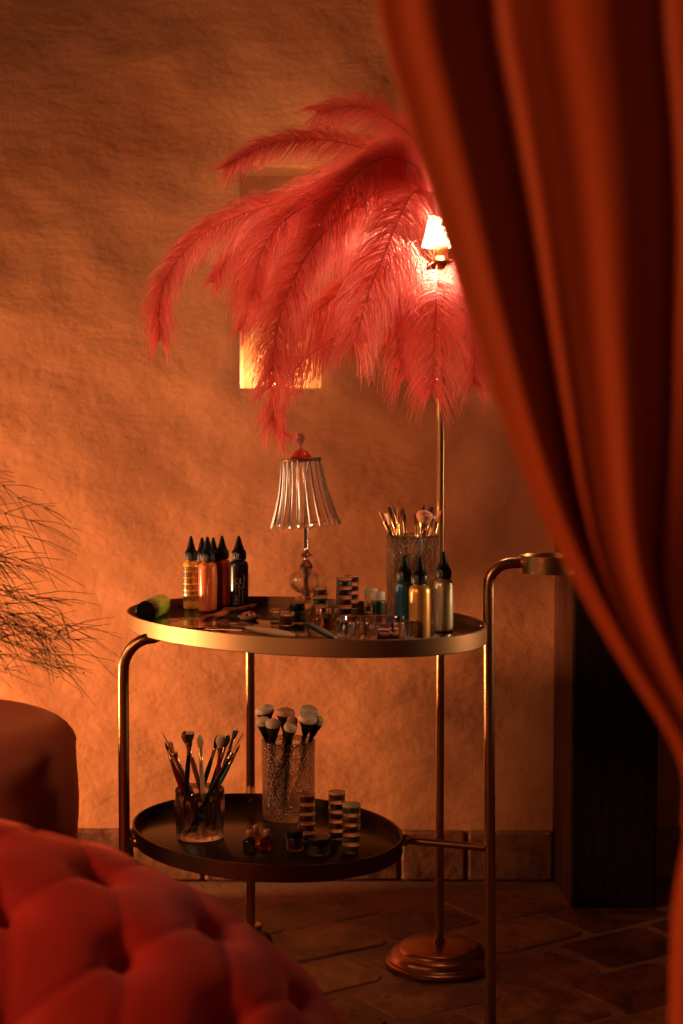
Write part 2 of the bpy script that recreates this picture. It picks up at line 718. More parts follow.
def curtain():
    root = empty('curtain', (0.3, CY, 0))
    tag(root, 'rust-orange satin curtain draped across the right side and gathered at its tie', 'curtain')
    # edge control: (px,py) in the photograph's drape, then the hanging tail
    L = [P(372, -420, CY), P(374, -160, CY), P(382, 0, CY), P(408, 105, CY), P(438, 205, CY), P(470, 310, CY), P(510, 430, CY), P(555, 540, CY), P(612, 645, CY), P(678, 755, CY)]
    tail = [Vector((0.288, CY, 0.80)), Vector((0.277, CY, 0.72)), Vector((0.274, CY, 0.55)), Vector((0.275, CY, 0.3)), Vector((0.28, CY, 0.015))]
    Lc = spline(L + tail, 150)
    Rr = [Vector((1.0, CY, Lc[0].z)), Vector((0.96, CY, 1.55)), Vector((0.90, CY, 1.30)), Vector((0.76, CY, 1.05)), Vector((0.56, CY, 0.88)), Vector((0.48, CY, 0.80)), Vector((0.49, CY, 0.70)), Vector((0.56, CY, 0.45)), Vector((0.62, CY, 0.015))]
    Rc = spline(Rr, 150)
    # re-parametrise right edge so both run together by height near the tie
    ns = 220
    nt_ = 150
    tie = 0.80
    vs = []
    for i in range(nt_ + 1):
        a, b = Lc[i], Rc[i]
        gather = math.exp(-((a.z - tie) / 0.16) ** 2)
        width = (b - a).length
        for j in range(ns + 1):
            s = j / ns
            q = a.lerp(b, s)
            amp = 0.0125 * (1 - 0.55 * gather)
            if a.z < tie:
                amp = 0.028
            ph = 2 * PI * (6.2 * (s ** 0.95)) + 0.4 * math.sin(3 * a.z) + PI * 1.86
            ripple = -math.cos(ph) * amp * 0.8 + math.cos(2 * ph + 0.9) * amp * 0.55 + math.sin(5.3 * ph + 4 * a.z) * amp * 0.06
            ripple += noise.noise(Vector((s * 7, a.z * 1.5, 2))) * 0.008
            vs.append((q.x + math.sin(ph) * 0.006, CY + ripple + 0.04 * s, q.z))
    fs = []
    n = ns + 1
    for i in range(nt_):
        for j in range(ns):
            fs.append((i * n + j, i * n + j + 1, (i + 1) * n + j + 1, (i + 1) * n + j))
    # back side with thickness
    o2 = len(vs)
    vs2 = [(x + 0.0, y + 0.0022, z) for x, y, z in vs]
    fs2 = [tuple(o2 + k for k in reversed(f)) for f in fs]
    edge = []
    for i in range(nt_):
        a, b = i * n, (i + 1) * n
        edge.append((a, b, o2 + b, o2 + a))
        a, b = i * n + ns, (i + 1) * n + ns
        edge.append((b, a, o2 + a, o2 + b))
    mb = MB()
    mb.add(vs + vs2, fs + fs2 + edge)
    o = mb.build('fabric', CURT, root, angle=180)
    o.location = -Vector(root.location)
    # tie band at the cinch
    tb = MB()
    pts = []
    for k in range(33):
        a = 2 * PI * k / 32
        pts.append((0.402 + 0.082 * math.cos(a), CY + 0.02 + 0.058 * math.sin(a), 0.805 + 0.02 * math.cos(a)))
    tb.tube(pts, 0.008, 10)
    t = tb.build('tie_band', CURT, root)
    t.location = -Vector(root.location)
    # rod
    r = empty('curtain_rod', (0.6, CY + 0.02, 2.66))
    tag(r, 'brass rod the orange curtain hangs from', 'curtain rod')
    rb = MB()
    rb.tube([(-0.75, 0, 0), (0.6, 0, 0)], 0.012, 14)
    rb.build('rod', BRASS, r)
    for x in (-0.75, 0.6):
        eb = MB()
        eb.ball((x, 0, 0), 0.022)
        eb.build('finial', BRASS, r)
    for x in (-0.6, 0.5):
        eb = MB()
        eb.tube([(x, 0, 0), (x, 0, 0.05)], 0.006, 8)
        eb.build('bracket', BRASS, r)


curtain()

# ================================================================== TUFTED SOFA


def sofa():
    cx, cy = -0.66, 1.98
    root = empty('tufted_sofa', (cx, cy, 0))
    tag(root, 'red velvet button-tufted sofa with a rounded end, in the near left corner', 'sofa')
    A, B, C = 0.765, 0.46, 0.600
    e = 2.0
    zc = 0.04
    nu, nv = 320, 170

    def pt(u, v):
        # u around 0..2pi, v 0..1 from skirt to crown
        a = v * PI / 2
        cu, su = math.cos(u), math.sin(u)
        r = math.cos(a) ** (2 / 2.35)
        z = math.sin(a) ** (2 / 2.15)
        return Vector((A * r * cu, B * r * su, zc + C * z))

    # tuft lattice on a (u,v)-like surface map: use plan coordinates
    bt = []
    su_, sv_ = 0.150, 0.215

    def lat(p):
        # arc-length style coordinates from position: s along x/z arc, t along depth
        s = math.atan2(max(p.z - zc, 0) / C, p.x / A) * 0.72
        t = p.y
        return s, t

    def cell(s, t):
        best = None
        i0, j0 = round(s / su_ - 0.0), round(t / sv_)
        ds = []
        for j in range(j0 - 2, j0 + 3):
            off = 0.5 if j % 2 else 0.0
            i1 = round(s / su_ - off)
            for i in range(i1 - 1, i1 + 2):
                bx, by = (i + off) * su_ + 0.035, j * sv_ * 0.62 - 0.03
                ds.append((math.hypot(s - bx, t - by), bx, by))
        ds.sort()
        return ds
    rings = []
    for k in range(nv + 1):
        v = k / nv
        ring = []
        for j in range(nu):
            u = 2 * PI * j / nu
            p = pt(u, min(v, 0.9985))
            nrm = Vector((p.x / A ** 2, p.y / B ** 2, (p.z - zc) / C ** 2)).normalized()
            s, t = lat(p)
            jj0 = round((t + 0.03) / (sv_ * 0.62))
            dd = []
            for jj in range(jj0 - 2, jj0 + 3):
                off = 0.5 if jj % 2 else 0.0
                ii = round((s - 0.035) / su_ - off)
                for q in range(ii - 1, ii + 2):
                    bx, by = (q + off) * su_ + 0.035, jj * sv_ * 0.62 - 0.03
                    dd.append((math.hypot(s - bx, t - by), bx, by))
            dd.sort()
            d0 = dd[0][0]
            dimple = -0.044 * math.exp(-(d0 / 0.022) ** 1.25)
            # diagonal pleats between neighbouring buttons
            pl = 0
            b0 = dd[0]
            for b1 in dd[1:6]:
                vx, vy = b1[1] - b0[1], b1[2] - b0[2]
                L = math.hypot(vx, vy)
                if L > 0.158 or abs(vx) < 0.02 or abs(vy) < 0.02 or L < 1e-6:
                    continue
                wx, wy = s - b0[1], t - b0[2]
                al = max(0, min(1, (wx * vx + wy * vy) / L / L))
                dist = math.hypot(wx - al * vx, wy - al * vy)
                pl = min(pl, -0.0055 * math.exp(-(dist / 0.006) ** 1.3) * (1 - 0.45 * math.sin(al * PI)))
            fade = min(1, max(0, (p.z - 0.16) / 0.12))
            p = p + nrm * (dimple + pl) * fade
            ring.append(p)
        rings.append(ring)
    mb = MB()
    bottom = [Vector((p.x * 0.99, p.y * 0.99, 0.03)) for p in rings[0]]
    mb.rings([bottom] + rings, True, True)
    mb.build('upholstery', VELVET, root, angle=180)
    # buttons
    for j in range(-7, 8):
        off = 0.5 if j % 2 else 0.0
        by = j * sv_ * 0.62 - 0.03
        if abs(by) > B * 0.8:
            continue
        for i in range(-2, 14):
            bx = (i + off) * su_ + 0.035
            ang = bx / 0.72
            if ang < 0.25 or ang > PI - 0.25:
                continue
            # solve position on surface with this s and y
            best = None
            sy = by / B
            k = math.sqrt(max(0, 1 - sy * sy))
            p = Vector((A * math.cos(ang) * k, by, zc + C * math.sin(ang) * k))
            # project to the real surface along the normal by matching radius
            for it in range(60):
                r = math.hypot(p.x / A, p.y / B)
                z = (p.z - zc) / C
                val = r ** 2.35 + z ** 2.15
                p = Vector((p.x, by, p.z)) if False else Vector((p.x * (1 - (val - 1) * 0.2), by, zc + (p.z - zc) * (1 - (val - 1) * 0.2)))
            nrm = Vector((p.x / A ** 2, p.y / B ** 2, (p.z - zc) / C ** 2)).normalized()
            c = p - nrm * 0.042
            b = MB()
            ax = nrm.to_track_quat('Z', 'Y').to_matrix()
            b.lathe([(0.0, 0.006), (0.006, 0.0055), (0.010, 0.003), (0.0115, -0.001), (0.011, -0.006), (0, -0.006)][::-1], tuple(c), 14, axis=ax)
            b.build('button', VELVET, root)
    for sx in (-1, 1):
        for sy in (-1, 1):
            l = MB()
            l.lathe([(0.015, 0), (0.018, 0.01), (0.028, 0.05)], (sx * 0.5, sy * 0.22, 0), 16)
            l.build('foot', DARKWOOD, root)


sofa()

# ================================================================== POUF


def pouf():
    c = Vector((-0.93, 3.28, 0))
    root = empty('pouf', c)
    tag(root, 'round rust velvet pouf stool against the plaster wall at the left edge', 'stool')
    R, H = 0.375, 0.535
    mb = MB()
    prof = [(R - .03, 0.025), (R - .005, 0.04)]
    for i in range(12):
        z = 0.06 + (H - 0.13) * i / 11
        prof.append((R + 0.003 * math.sin(i), z))
    for i in range(1, 9):
        a = PI / 2 * i / 8
        prof.append((R - 0.095 + 0.095 * math.cos(a), H - 0.07 + 0.065 * math.sin(a)))
    for r, z in ((R * .6, H - .002), (R * .35, H + .004), (0.0, H + .006)):
        prof.append((r, z))
    mb.lathe(prof, (0, 0, 0), 72)
    mb.build('upholstery', POUFV, root, angle=180)
    f = MB()
    f.lathe([(R - .05, 0), (R - .03, 0.005), (R - .03, 0.03)], (0, 0, 0), 48)
    f.build('plinth', DARKWOOD, root)


pouf()

# ================================================================== PLANT


def plant():
    base = Vector((-1.46, 3.36, 0))
    root = empty('potted_grass_plant', base)
    tag(root, 'wispy fern plant with hair-thin drooping green stems beside the wall, left edge', 'plant')
    TC = mat('terracotta_pot', (0.35, 0.13, 0.06), 0.7)
    mb = MB()
    mb.lathe([(0.0, 0.0), (0.085, 0.0), (0.12, 0.36), (0.13, 0.36), (0.135, 0.39), (0.122, 0.395), (0.115, 0.36), (0, 0.35)], (0, 0, 0), 32)
    mb.build('pot', TC, root)
    GR = mat('fern_green', (0.03, 0.032, 0.012), 0.7, var=((0.06, 0.05, 0.018), 10))
    SEED = mat('dark_seed', (0.02, 0.01, 0.008), 0.5)
    rnd = random.Random(11)
    # main canes then sprays of needle-like branchlets
    targets = []
    for k in range(20):
        targets.append((rnd.uniform(-60, 30), rnd.uniform(480, 600)))
    for k in range(34):
        targets.append((rnd.uniform(-70, 60), rnd.uniform(600, 680)))
    targets += [(44, 508), (30, 520), (60, 610), (72, 640), (58, 655), (50, 600), (66, 625), (20, 560), (40, 640)]
    stems = MB()
    br = MB()
    seeds = []
    for (px, py) in targets:
        Y = rnd.uniform(3.45, 3.75)
        tip = P(px, py, Y) - base
        h0 = Vector((rnd.uniform(-.04, .04), rnd.uniform(-.04, .04), 0.36))
        rise = max(0.55, tip.z + rnd.uniform(0.05, 0.25))
        mid = Vector((tip.x * 0.38, tip.y * 0.5, rise))
        pts = spline([h0, Vector((tip.x * .12, tip.y * .2, (0.36 + rise) / 2)), mid, tip], 26)
        stems.tube(pts, [0.0016 * (1 - 0.75 * i / 26) for i in range(27)], 5)
        for i in range(9, 27):
            for q in range(3):
                t = (pts[min(i + 1, 26)] - pts[i - 1]).normalized()
                d = (t + Vector((rnd.uniform(-.8, .8), rnd.uniform(-.6, .6), rnd.uniform(-.9, .7)))).normalized()
                L = rnd.uniform(0.05, 0.15)
                a = pts[i]
                b = a + d * L * .5
                c = a + d * L + Vector((0, 0, -0.12 * L))
                wc = c + base
                if any(q_.y + base.y > 3.93 for q_ in (b, c)) or (min(b.z, c.z) < 0.56 and math.hypot(wc.x + 0.93, wc.y - 3.28) < 0.46):
                    continue
                br.tube([a, b, c], [0.0010, 0.0008, 0.0005], 3, cap=False)
                if rnd.random() < 0.02:
                    seeds.append(c)
    stems.build('stem', GR, root)
    o = br.build('foliage', GR, root)
    for c in seeds:
        MB().ball(c, 0.0022, 8, 6).build('seed', SEED, root)


plant()

# ================================================================== BAR CART
TC_ = (-0.080, 3.025)
TRX, TRY = 0.345, 0.356
LC_ = (-0.144, 2.98)
LRX, LRY = 0.258, 0.275
TZ, LZ = 0.760, 0.364


TPH, LPH = -0.37, -0.22


def tray_outline(c, rx, ry, seg=96, ph=0.0):
    out = []
    for j in range(seg):
        a = 2 * PI * j / seg
        out.append((c[0] + rx * math.cos(a), c[1] + ry * math.sin(a + ph)))
    return out


def cart():
    root = empty('bar_cart', (-0.08, 3.0, 0))
    tag(root, 'brass two-tier bar cart with oval trays, curved tube legs and a bottle ring', 'bar cart')
    inv = -Vector(root.location)

    def fin(mb, name, m, parent=root, **k):
        o = mb.build(name, m, parent, **k)
        if parent is root:
            o.location = inv
        return o

    def tray(name, c, rx, ry, ztop, zbot, zs, m_in, ph):
        mb = MB()

        def ring(off, z):
            return [(x, y, z) for x, y in tray_outline(c, rx + off, ry + off, 96, ph)]
        mb.rings([ring(-0.012, zbot), ring(-0.001, zbot), ring(0, zbot + .0015), ring(0, ztop - .001), ring(-.001, ztop), ring(-.0032, ztop), ring(-.004, ztop - .001), ring(-.004, zs - .002), ring(-.012, zs - .003)], True, True)
        tr = fin(mb, name, RIMB if zs > 0.5 else SHADERIM, angle=28)
        pb = MB()
        pb.rings([ring(-.0045, zs - .0028), ring(-.0045, zs - .0003), ring(-.005, zs)], True, True)
        return fin(pb, 'tray_panel', m_in, tr, angle=50)
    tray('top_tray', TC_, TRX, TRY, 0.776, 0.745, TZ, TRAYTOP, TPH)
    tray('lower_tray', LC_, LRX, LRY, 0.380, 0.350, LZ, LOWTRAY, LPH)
    R = 0.0105
    # left leg: rises, bends over to the tray rim
    yl = 2.945
    xl = -0.407
    top = [(xl, yl, 0.012), (xl, yl, 0.35), (xl, yl, 0.66)]
    for k in range(1, 9):
        a = PI / 2 * k / 8
        top.append((xl + 0.055 * (1 - math.cos(a)), yl, 0.68 + 0.063 * math.sin(a)))
    top.append((xl + 0.062, yl + .022, 0.7435))
    l = MB().tube(top, R, 16)
    fin(l, 'leg', BRASS)
    # right leg with handle arm
    xr, yr = 0.272, 2.93
    pts = [(xr + .008, yr, 0.012), (xr + 0.004, yr, 0.4), (xr, yr, 0.84)]
    for k in range(1, 9):
        a = PI / 2 * k / 8
        pts.append((xr + 0.045 * (1 - math.cos(a)), yr, 0.845 + 0.04 * math.sin(a)))
    pts.append((xr + 0.062, yr, 0.886))
    l = MB().tube(pts, R, 16)
    fin(l, 'leg', BRASS)
    # bottle ring
    rb = MB()
    rr = 0.058
    rb.lathe([(rr, -.016), (rr, .016), (rr - .003, .016), (rr - .003, -.016)], (xr + 0.057 + rr, yr, 0.883), 48, closed_prof=True)
    fin(rb, 'bottle_ring', BRASS, angle=50)
    # back leg
    bx, by = -0.196, 3.385
    l = MB().tube([(bx, by, 0.062), (bx, by, 0.4), (bx, by, 0.7445)], 0.0098, 16)
    fin(l, 'leg', BRASS)
    # cross bars from lower tray
    cb = MB().tube([(0.108, 2.965, 0.358), (xr - 0.004, yr, 0.352)], 0.0075, 12)
    fin(cb, 'crossbar', BRASS)
    cb = MB().tube([(xl, yl, 0.353), (-0.38, 2.955, 0.358)], 0.0085, 12)
    fin(cb, 'crossbar', BRASS)
    cb = MB().tube([(bx, by, 0.362), (bx + .012, 3.235, 0.362)], 0.0075, 12)
    fin(cb, 'crossbar', BRASS)
    for (x, y, z) in ((-0.385, 2.953, 0.3575), (0.118, 2.962, 0.358)):
        b = MB()
        b.ball((x, y, z), 0.0115, 14, 10)
        fin(b, 'fixing_knob', BRASS)
    b = MB()
    b.box((0.2615, 2.945, 0.757), (0.012, 0.034, 0.024), bev=0.002)
    fin(b, 'tray_bracket', BRASS)
    # casters
    for (x, y) in ((xl, yl), (xr + .008, yr)):
        ft = MB()
        ft.lathe([(0, 0), (.011, 0), (.0125, .002), (.0125, .016), (.0108, .018), (0, .018)], (x, y, 0), 20)
        fin(ft, 'foot', RUBBER)
    for (x, y, d) in ((bx, by, -0.6),):
        cs = MB()
        cs.lathe([(0.0105, 0.05), (0.022, 0.052), (0.024, 0.058), (0.022, 0.064), (0.0105, 0.066)], (x, y, 0), 24)
        cst = fin(cs, 'caster_plate', BRASS)
        fw = MB()
        dx, dy = math.cos(d), math.sin(d)
        cxw, cyw = x + dx * 0.028, y + dy * 0.028
        ax = Matrix.Rotation(d, 3, 'Z') @ Matrix.Rotation(PI / 2, 3, 'X')
        prof = [(0.0, -.011), (0.020, -.011), (0.026, -.008), (0.0275, 0), (0.026, .008), (0.020, .011), (0.0, .011)]
        fw.lathe(prof, (cxw, cyw, 0.0277), 28, axis=ax)
        fin(fw, 'wheel', RUBBER, cst)
        fk = MB()
        for s in (-1, 1):
            o = Vector((-dy, dx, 0)) * 0.0145 * s
            fk.tube([Vector((x + dx * .008, y + dy * .008, 0.052)) + o * .9, Vector((cxw, cyw, 0.048)) + o, Vector((cxw, cyw, 0.027)) + o], 0.0032, 8)
        fin(fk, 'fork', BLACK, cst)


cart()

# ================================================================== FEATHER LAMP
OTZ, OLZ = TZ, LZ
TZ, LZ = TZ + 0.0004, LZ + 0.0004
LX, LY = 0.207, 3.315
CZ = P(436, 264, LY).z
FE = feather_mat('coral_ostrich_feather', (1.0, 0.19, 0.17), (1.0, 0.36, 0.31))
QUILL = mat('feather_quill', (0.55, 0.08, 0.06), 0.5)


def feather(root, ctrl, blen, seed, start=0.16, npers=520, nrm=Vector((0, -1, 0.15)), droop=1.0):
    rnd = random.Random(seed)
    inv = -Vector(root.location)
    N = 120
    sp = spline(ctrl, N)
    # arc length
    acc = [0]
    for i in range(N):
        acc.append(acc[-1] + (sp[i + 1] - sp[i]).length)
    tot = acc[-1]

    def at(u):
        d = u * tot
        lo = 0
        for i in range(N):
            if acc[i + 1] >= d:
                f = (d - acc[i]) / max(1e-9, acc[i + 1] - acc[i])
                return sp[i].lerp(sp[i + 1], f), (sp[i + 1] - sp[i]).normalized()
        return sp[-1], (sp[-1] - sp[-2]).normalized()
    mb = MB()
    q = MB()
    q.tube(sp[::3] + ([sp[-1]] if N % 3 else []), [0.0016 * (1 - 0.85 * i / (len(sp[::3]) - 1)) for i in range(len(sp[::3]))], 6)
    vs = []
    fs = []
    nb = int(npers * tot / 0.45)
    for side in (-1, 1):
        for k in range(nb):
            u = start + (1 - start) * (k + rnd.random()) / nb
            p, t = at(min(u, 0.999))
            n = (nrm - t * nrm.dot(t)).normalized()
            s = t.cross(n).normalized() * side
            x = (u - start) / (1 - start)
            prof = min(1, (x / 0.13)) ** 0.7 * (1 - 0.30 * x) if x < 0.85 else (1 - 0.30 * x) * (1 - (x - 0.85) / 0.15 * 0.2)
            clump = noise.noise(Vector((u * 26, side * 3.3, seed)))
            clump2 = noise.noise(Vector((u * 70, side * 7.1, seed + 5)))
            L = blen * 1.5 * (0.8 if (s.z > 0 and abs(t.x) > .4) else 1.0) * prof * (1 + 0.16 * clump + 0.12 * clump2) * rnd.uniform(0.45, 1.15)
            ang = math.radians(68 - 26 * x + 9 * clump + rnd.uniform(-17, 17))
            d = (t * math.cos(ang) + s * math.sin(ang) + n * rnd.uniform(-0.28, 0.35)).normalized()
            wd = rnd.uniform(0.00042, 0.00085)
            segn = 6
            c = p.copy()
            st = L / segn
            base = len(vs)
            curl = rnd.uniform(0.8, 1.3)
            tw = rnd.uniform(-0.6, 0.6)
            for m in range(segn + 1):
                f = m / segn
                wv = d.cross(n + Vector((tw, tw * .5, 0))).normalized() * wd * (1 - 0.65 * f)
                vs.append(tuple(c - wv + inv))
                vs.append(tuple(c + wv + inv))
                c = c + d * st
                d = (d + t * 0.13 * curl + Vector((0, 0, -1)) * (0.10 + 0.26 * f) * droop * curl * 1.25 + Vector((rnd.uniform(-1, 1), rnd.uniform(-1, 1), rnd.uniform(-1, 1))) * 0.09).normalized()
            for m in range(segn):
                a = base + 2 * m
                fs.append((a, a + 1, a + 3, a + 2))
    mb.add(vs, fs)
    o = mb.build('feather', FE, root)
    qo = q.build('quill', QUILL, o)
    qo.location = inv
    return o


def feather_lamp():
    root = empty('feather_floor_lamp', (LX, LY, 0))
    tag(root, 'tall copper floor lamp with a crown of coral red ostrich feathers, lit', 'floor lamp')
    mb = MB()
    mb.lathe([(0.0, 0.0), (0.110, 0.0), (0.114, 0.003), (0.114, 0.010), (0.110, 0.013), (0.110, 0.016), (0.105, 0.019), (0.104, 0.024), (0.098, 0.030), (0.088, 0.034), (0.087, 0.038), (0.080, 0.043), (0.03, 0.046), (0.012, 0.047), (0.0105, 0.056), (0, 0.056)], (0, 0, 0), 72)
    mb.build('base', COPPER, root, angle=50)
    p = MB().tube([(0, 0, 0.05), (0, 0, 0.8), (0, 0, CZ - 0.005)], 0.0088, 16)
    p.build('pole', BRASS, root)
    d = MB()
    d.lathe([(0.0, -0.012), (0.02, -0.010), (0.046, 0.0), (0.047, 0.003), (0.02, 0.002), (0.012, 0.02), (0, 0.02)], (0, 0, CZ), 32)
    d.build('feather_holder', BRASS, root)
    s = MB()
    s.lathe([(0.006, 0.0), (0.014, 0.004), (0.014, 0.03), (0.01, 0.034)], (0, 0, CZ + 0.01), 20)
    s.build('socket', BRASS, root)
    zb = P(436, 247, LY).z
    SH = mat('glowing_shade', (1, 0.9, 0.7), 0.6, emit=(1.0, 0.72, 0.36), estr=14)
    h = MB()
    h.lathe([(0.034, 0), (0.020, 0.062), (0.018, 0.062), (0.032, 0)], (0, 0, zb), 32, closed_prof=True)
    h.build('lamp_shade', SH, root).location.x = -0.007
    bb = MB()
    bb.lathe([(0.006, 0.0), (0.008, 0.006), (0.016, 0.026), (0.013, 0.040), (0.0, 0.048)], (0, 0, CZ + 0.04), 20)
    bb.build('bulb', mat('hot_bulb', (1, 1, 1), 0.3, emit=(1.0, 0.75, 0.4), estr=40), root)
    Cc = (436, 262, LY - .01)

    def W(l):
        return [P(*c) for c in l]
    F_ = [
        # far-left sweep
        ([Cc, (424, 205, 3.22), (350, 180, 3.18), (290, 200, 3.22), (243, 214, 3.25), (200, 236, 3.28), (172, 268, 3.3), (160, 300, 3.3), (160, 340, 3.3)], .070, 1.1),
        # second from the top, long thin
        ([Cc, (438, 195, 3.3), (410, 163, 3.3), (364, 148, 3.3), (314, 139, 3.3), (264, 146, 3.3), (224, 168, 3.3)], .055, 1.0),
        # topmost
        ([Cc, (450, 190, 3.38), (420, 145, 3.4), (389, 119, 3.4), (359, 106, 3.4), (316, 112, 3.4)], .075, 1.0),
        ([Cc, (425, 190, 3.2), (375, 172, 3.12), (318, 192, 3.08), (272, 222, 3.06), (249, 256, 3.05), (243, 300, 3.05)], .072, 1.2),
        ([Cc, (432, 182, 3.2), (380, 170, 3.1), (325, 196, 3.02), (285, 220, 2.99), (262, 252, 2.98), (252, 300, 2.98)], .078, 1.2),
        ([Cc, (438, 190, 3.25), (400, 158, 3.15), (364, 168, 3.06), (330, 205, 3.0), (305, 250, 2.98), (292, 300, 2.98)], .080, 1.1),
        ([Cc, (436, 200, 3.25), (400, 186, 3.12), (355, 206, 3.02), (318, 240, 2.97), (292, 283, 2.94), (277, 330, 2.93), (272, 372, 2.93)], .085, 0.8),
        ([Cc, (438, 205, 3.22), (418, 190, 3.1), (402, 212, 3.0), (386, 250, 2.95), (368, 296, 2.93), (354, 345, 2.93)], .090, 0.8),
        ([Cc, (424, 240, 3.25), (385, 260, 3.14), (344, 290, 3.08), (308, 318, 3.05), (284, 348, 3.04), (270, 388, 3.04)], .070, 1.0),
        ([Cc, (428, 266, 3.25), (389, 300, 3.2), (340, 334, 3.17), (304, 360, 3.16), (281, 390, 3.16), (273, 420, 3.16), (284, 436, 3.17)], .060, 1.0),
        # hanging in front of the pole
        ([(437, 263, LY - .03), (436, 275, 3.24), (436, 304, 3.19), (434, 350, 3.18), (432, 392, 3.2)], .088, 0.5),
        ([Cc, (412, 268, 3.24), (399, 300, 3.2), (397, 335, 3.2), (404, 378, 3.22)], .085, 0.7),
        ([Cc, (414, 262, 3.26), (384, 280, 3.2), (350, 306, 3.18), (322, 340, 3.18)], .075, 1.0),
        ([Cc, (452, 266, 3.27), (466, 296, 3.24), (474, 340, 3.24), (474, 384, 3.26)], .080, 0.7),
        ([Cc, (400, 235, 3.3), (350, 250, 3.3), (300, 262, 3.32), (262, 290, 3.34), (240, 330, 3.36)], .060, 1.2),
        ([Cc, (405, 215, 3.4), (340, 190, 3.45), (285, 210, 3.48), (240, 245, 3.5), (212, 282, 3.5)], .055, 1.2),
        # back and right-hand side of the crown
        ([Cc, (445, 180, 3.5), (430, 130, 3.62), (410, 120, 3.72), (380, 150, 3.8)], .075, 1.0),
        ([Cc, (460, 180, 3.5), (490, 130, 3.6), (530, 140, 3.68), (560, 190, 3.74)], .075, 1.0),
        ([Cc, (452, 185, 3.3), (490, 135, 3.25), (540, 130, 3.2), (590, 170, 3.15), (615, 225, 3.12)], .075, 1.0),
        ([Cc, (455, 200, 3.2), (500, 175, 3.08), (550, 200, 3.0), (585, 255, 2.97), (595, 320, 2.96)], .078, 1.0),
        ([Cc, (450, 215, 3.2), (480, 215, 3.08), (515, 250, 2.99), (535, 300, 2.97), (545, 360, 2.97)], .078, 1.0),
        ([Cc, (460, 240, 3.26), (510, 255, 3.22), (560, 300, 3.2), (590, 360, 3.2)], .07, 1.0),
        ([Cc, (430, 215, 3.5), (405, 215, 3.65), (385, 260, 3.74), (378, 320, 3.78)], .075, 1.0),
        ([Cc, (455, 225, 3.5), (480, 225, 3.62), (500, 275, 3.7), (508, 330, 3.72)], .075, 1.0),
    ]
    for k, (pts, bl, dr) in enumerate(F_):
        if pts[1][1] < 245 and pts[1][2] < 3.42:
            # quills climb behind the bulb before arching forward
            pts = [(pts[0][0], pts[0][1], LY + .02), (pts[1][0] - 3, pts[1][1], LY + .05)] + pts[2:]
        feather(root, W(pts), bl, 20 + k, droop=dr, start=0.2 if len(pts) > 5 else 0.1)


feather_lamp()
light('POINT', 'feather_bulb', (LX - 0.004, LY - 0.05, CZ + 0.085), None, 14, (1.0, 0.74, 0.48), 0.03)

# ================================================================== NICHE LIGHT
nx = P(266, 388, WY).x


def niche_light():
    r = empty('niche_uplight', (nx, WY + ND * 0.55, NZ0 + 0.0))
    tag(r, 'small round uplight glowing on the sill of the wall niche', 'light')
    b = MB()
    b.lathe([(0.0, 0.0), (0.022, 0), (0.022, 0.010), (0.018, 0.011), (0.018, 0.009), (0, 0.009)], (0, 0, 0), 24)
    b.build('housing', BRASS, r)
    g = MB()
    g.lathe([(0.0, 0.0095), (0.0165, 0.0095), (0.0165, 0.012), (0, 0.013)], (0, 0, 0), 24)
    g.build('lens', mat('uplight_lens', (1, 0.9, 0.6), 0.4, emit=(1.0, 0.62, 0.22), estr=30), r)


niche_light()
light('POINT', 'niche_light', (nx + 0.015, WY + ND * 0.6, NZ0 + 0.022), None, 2.3, (1.0, 0.88, 0.42), 0.012)

# ================================================================== GLASS LAMP ON THE CART


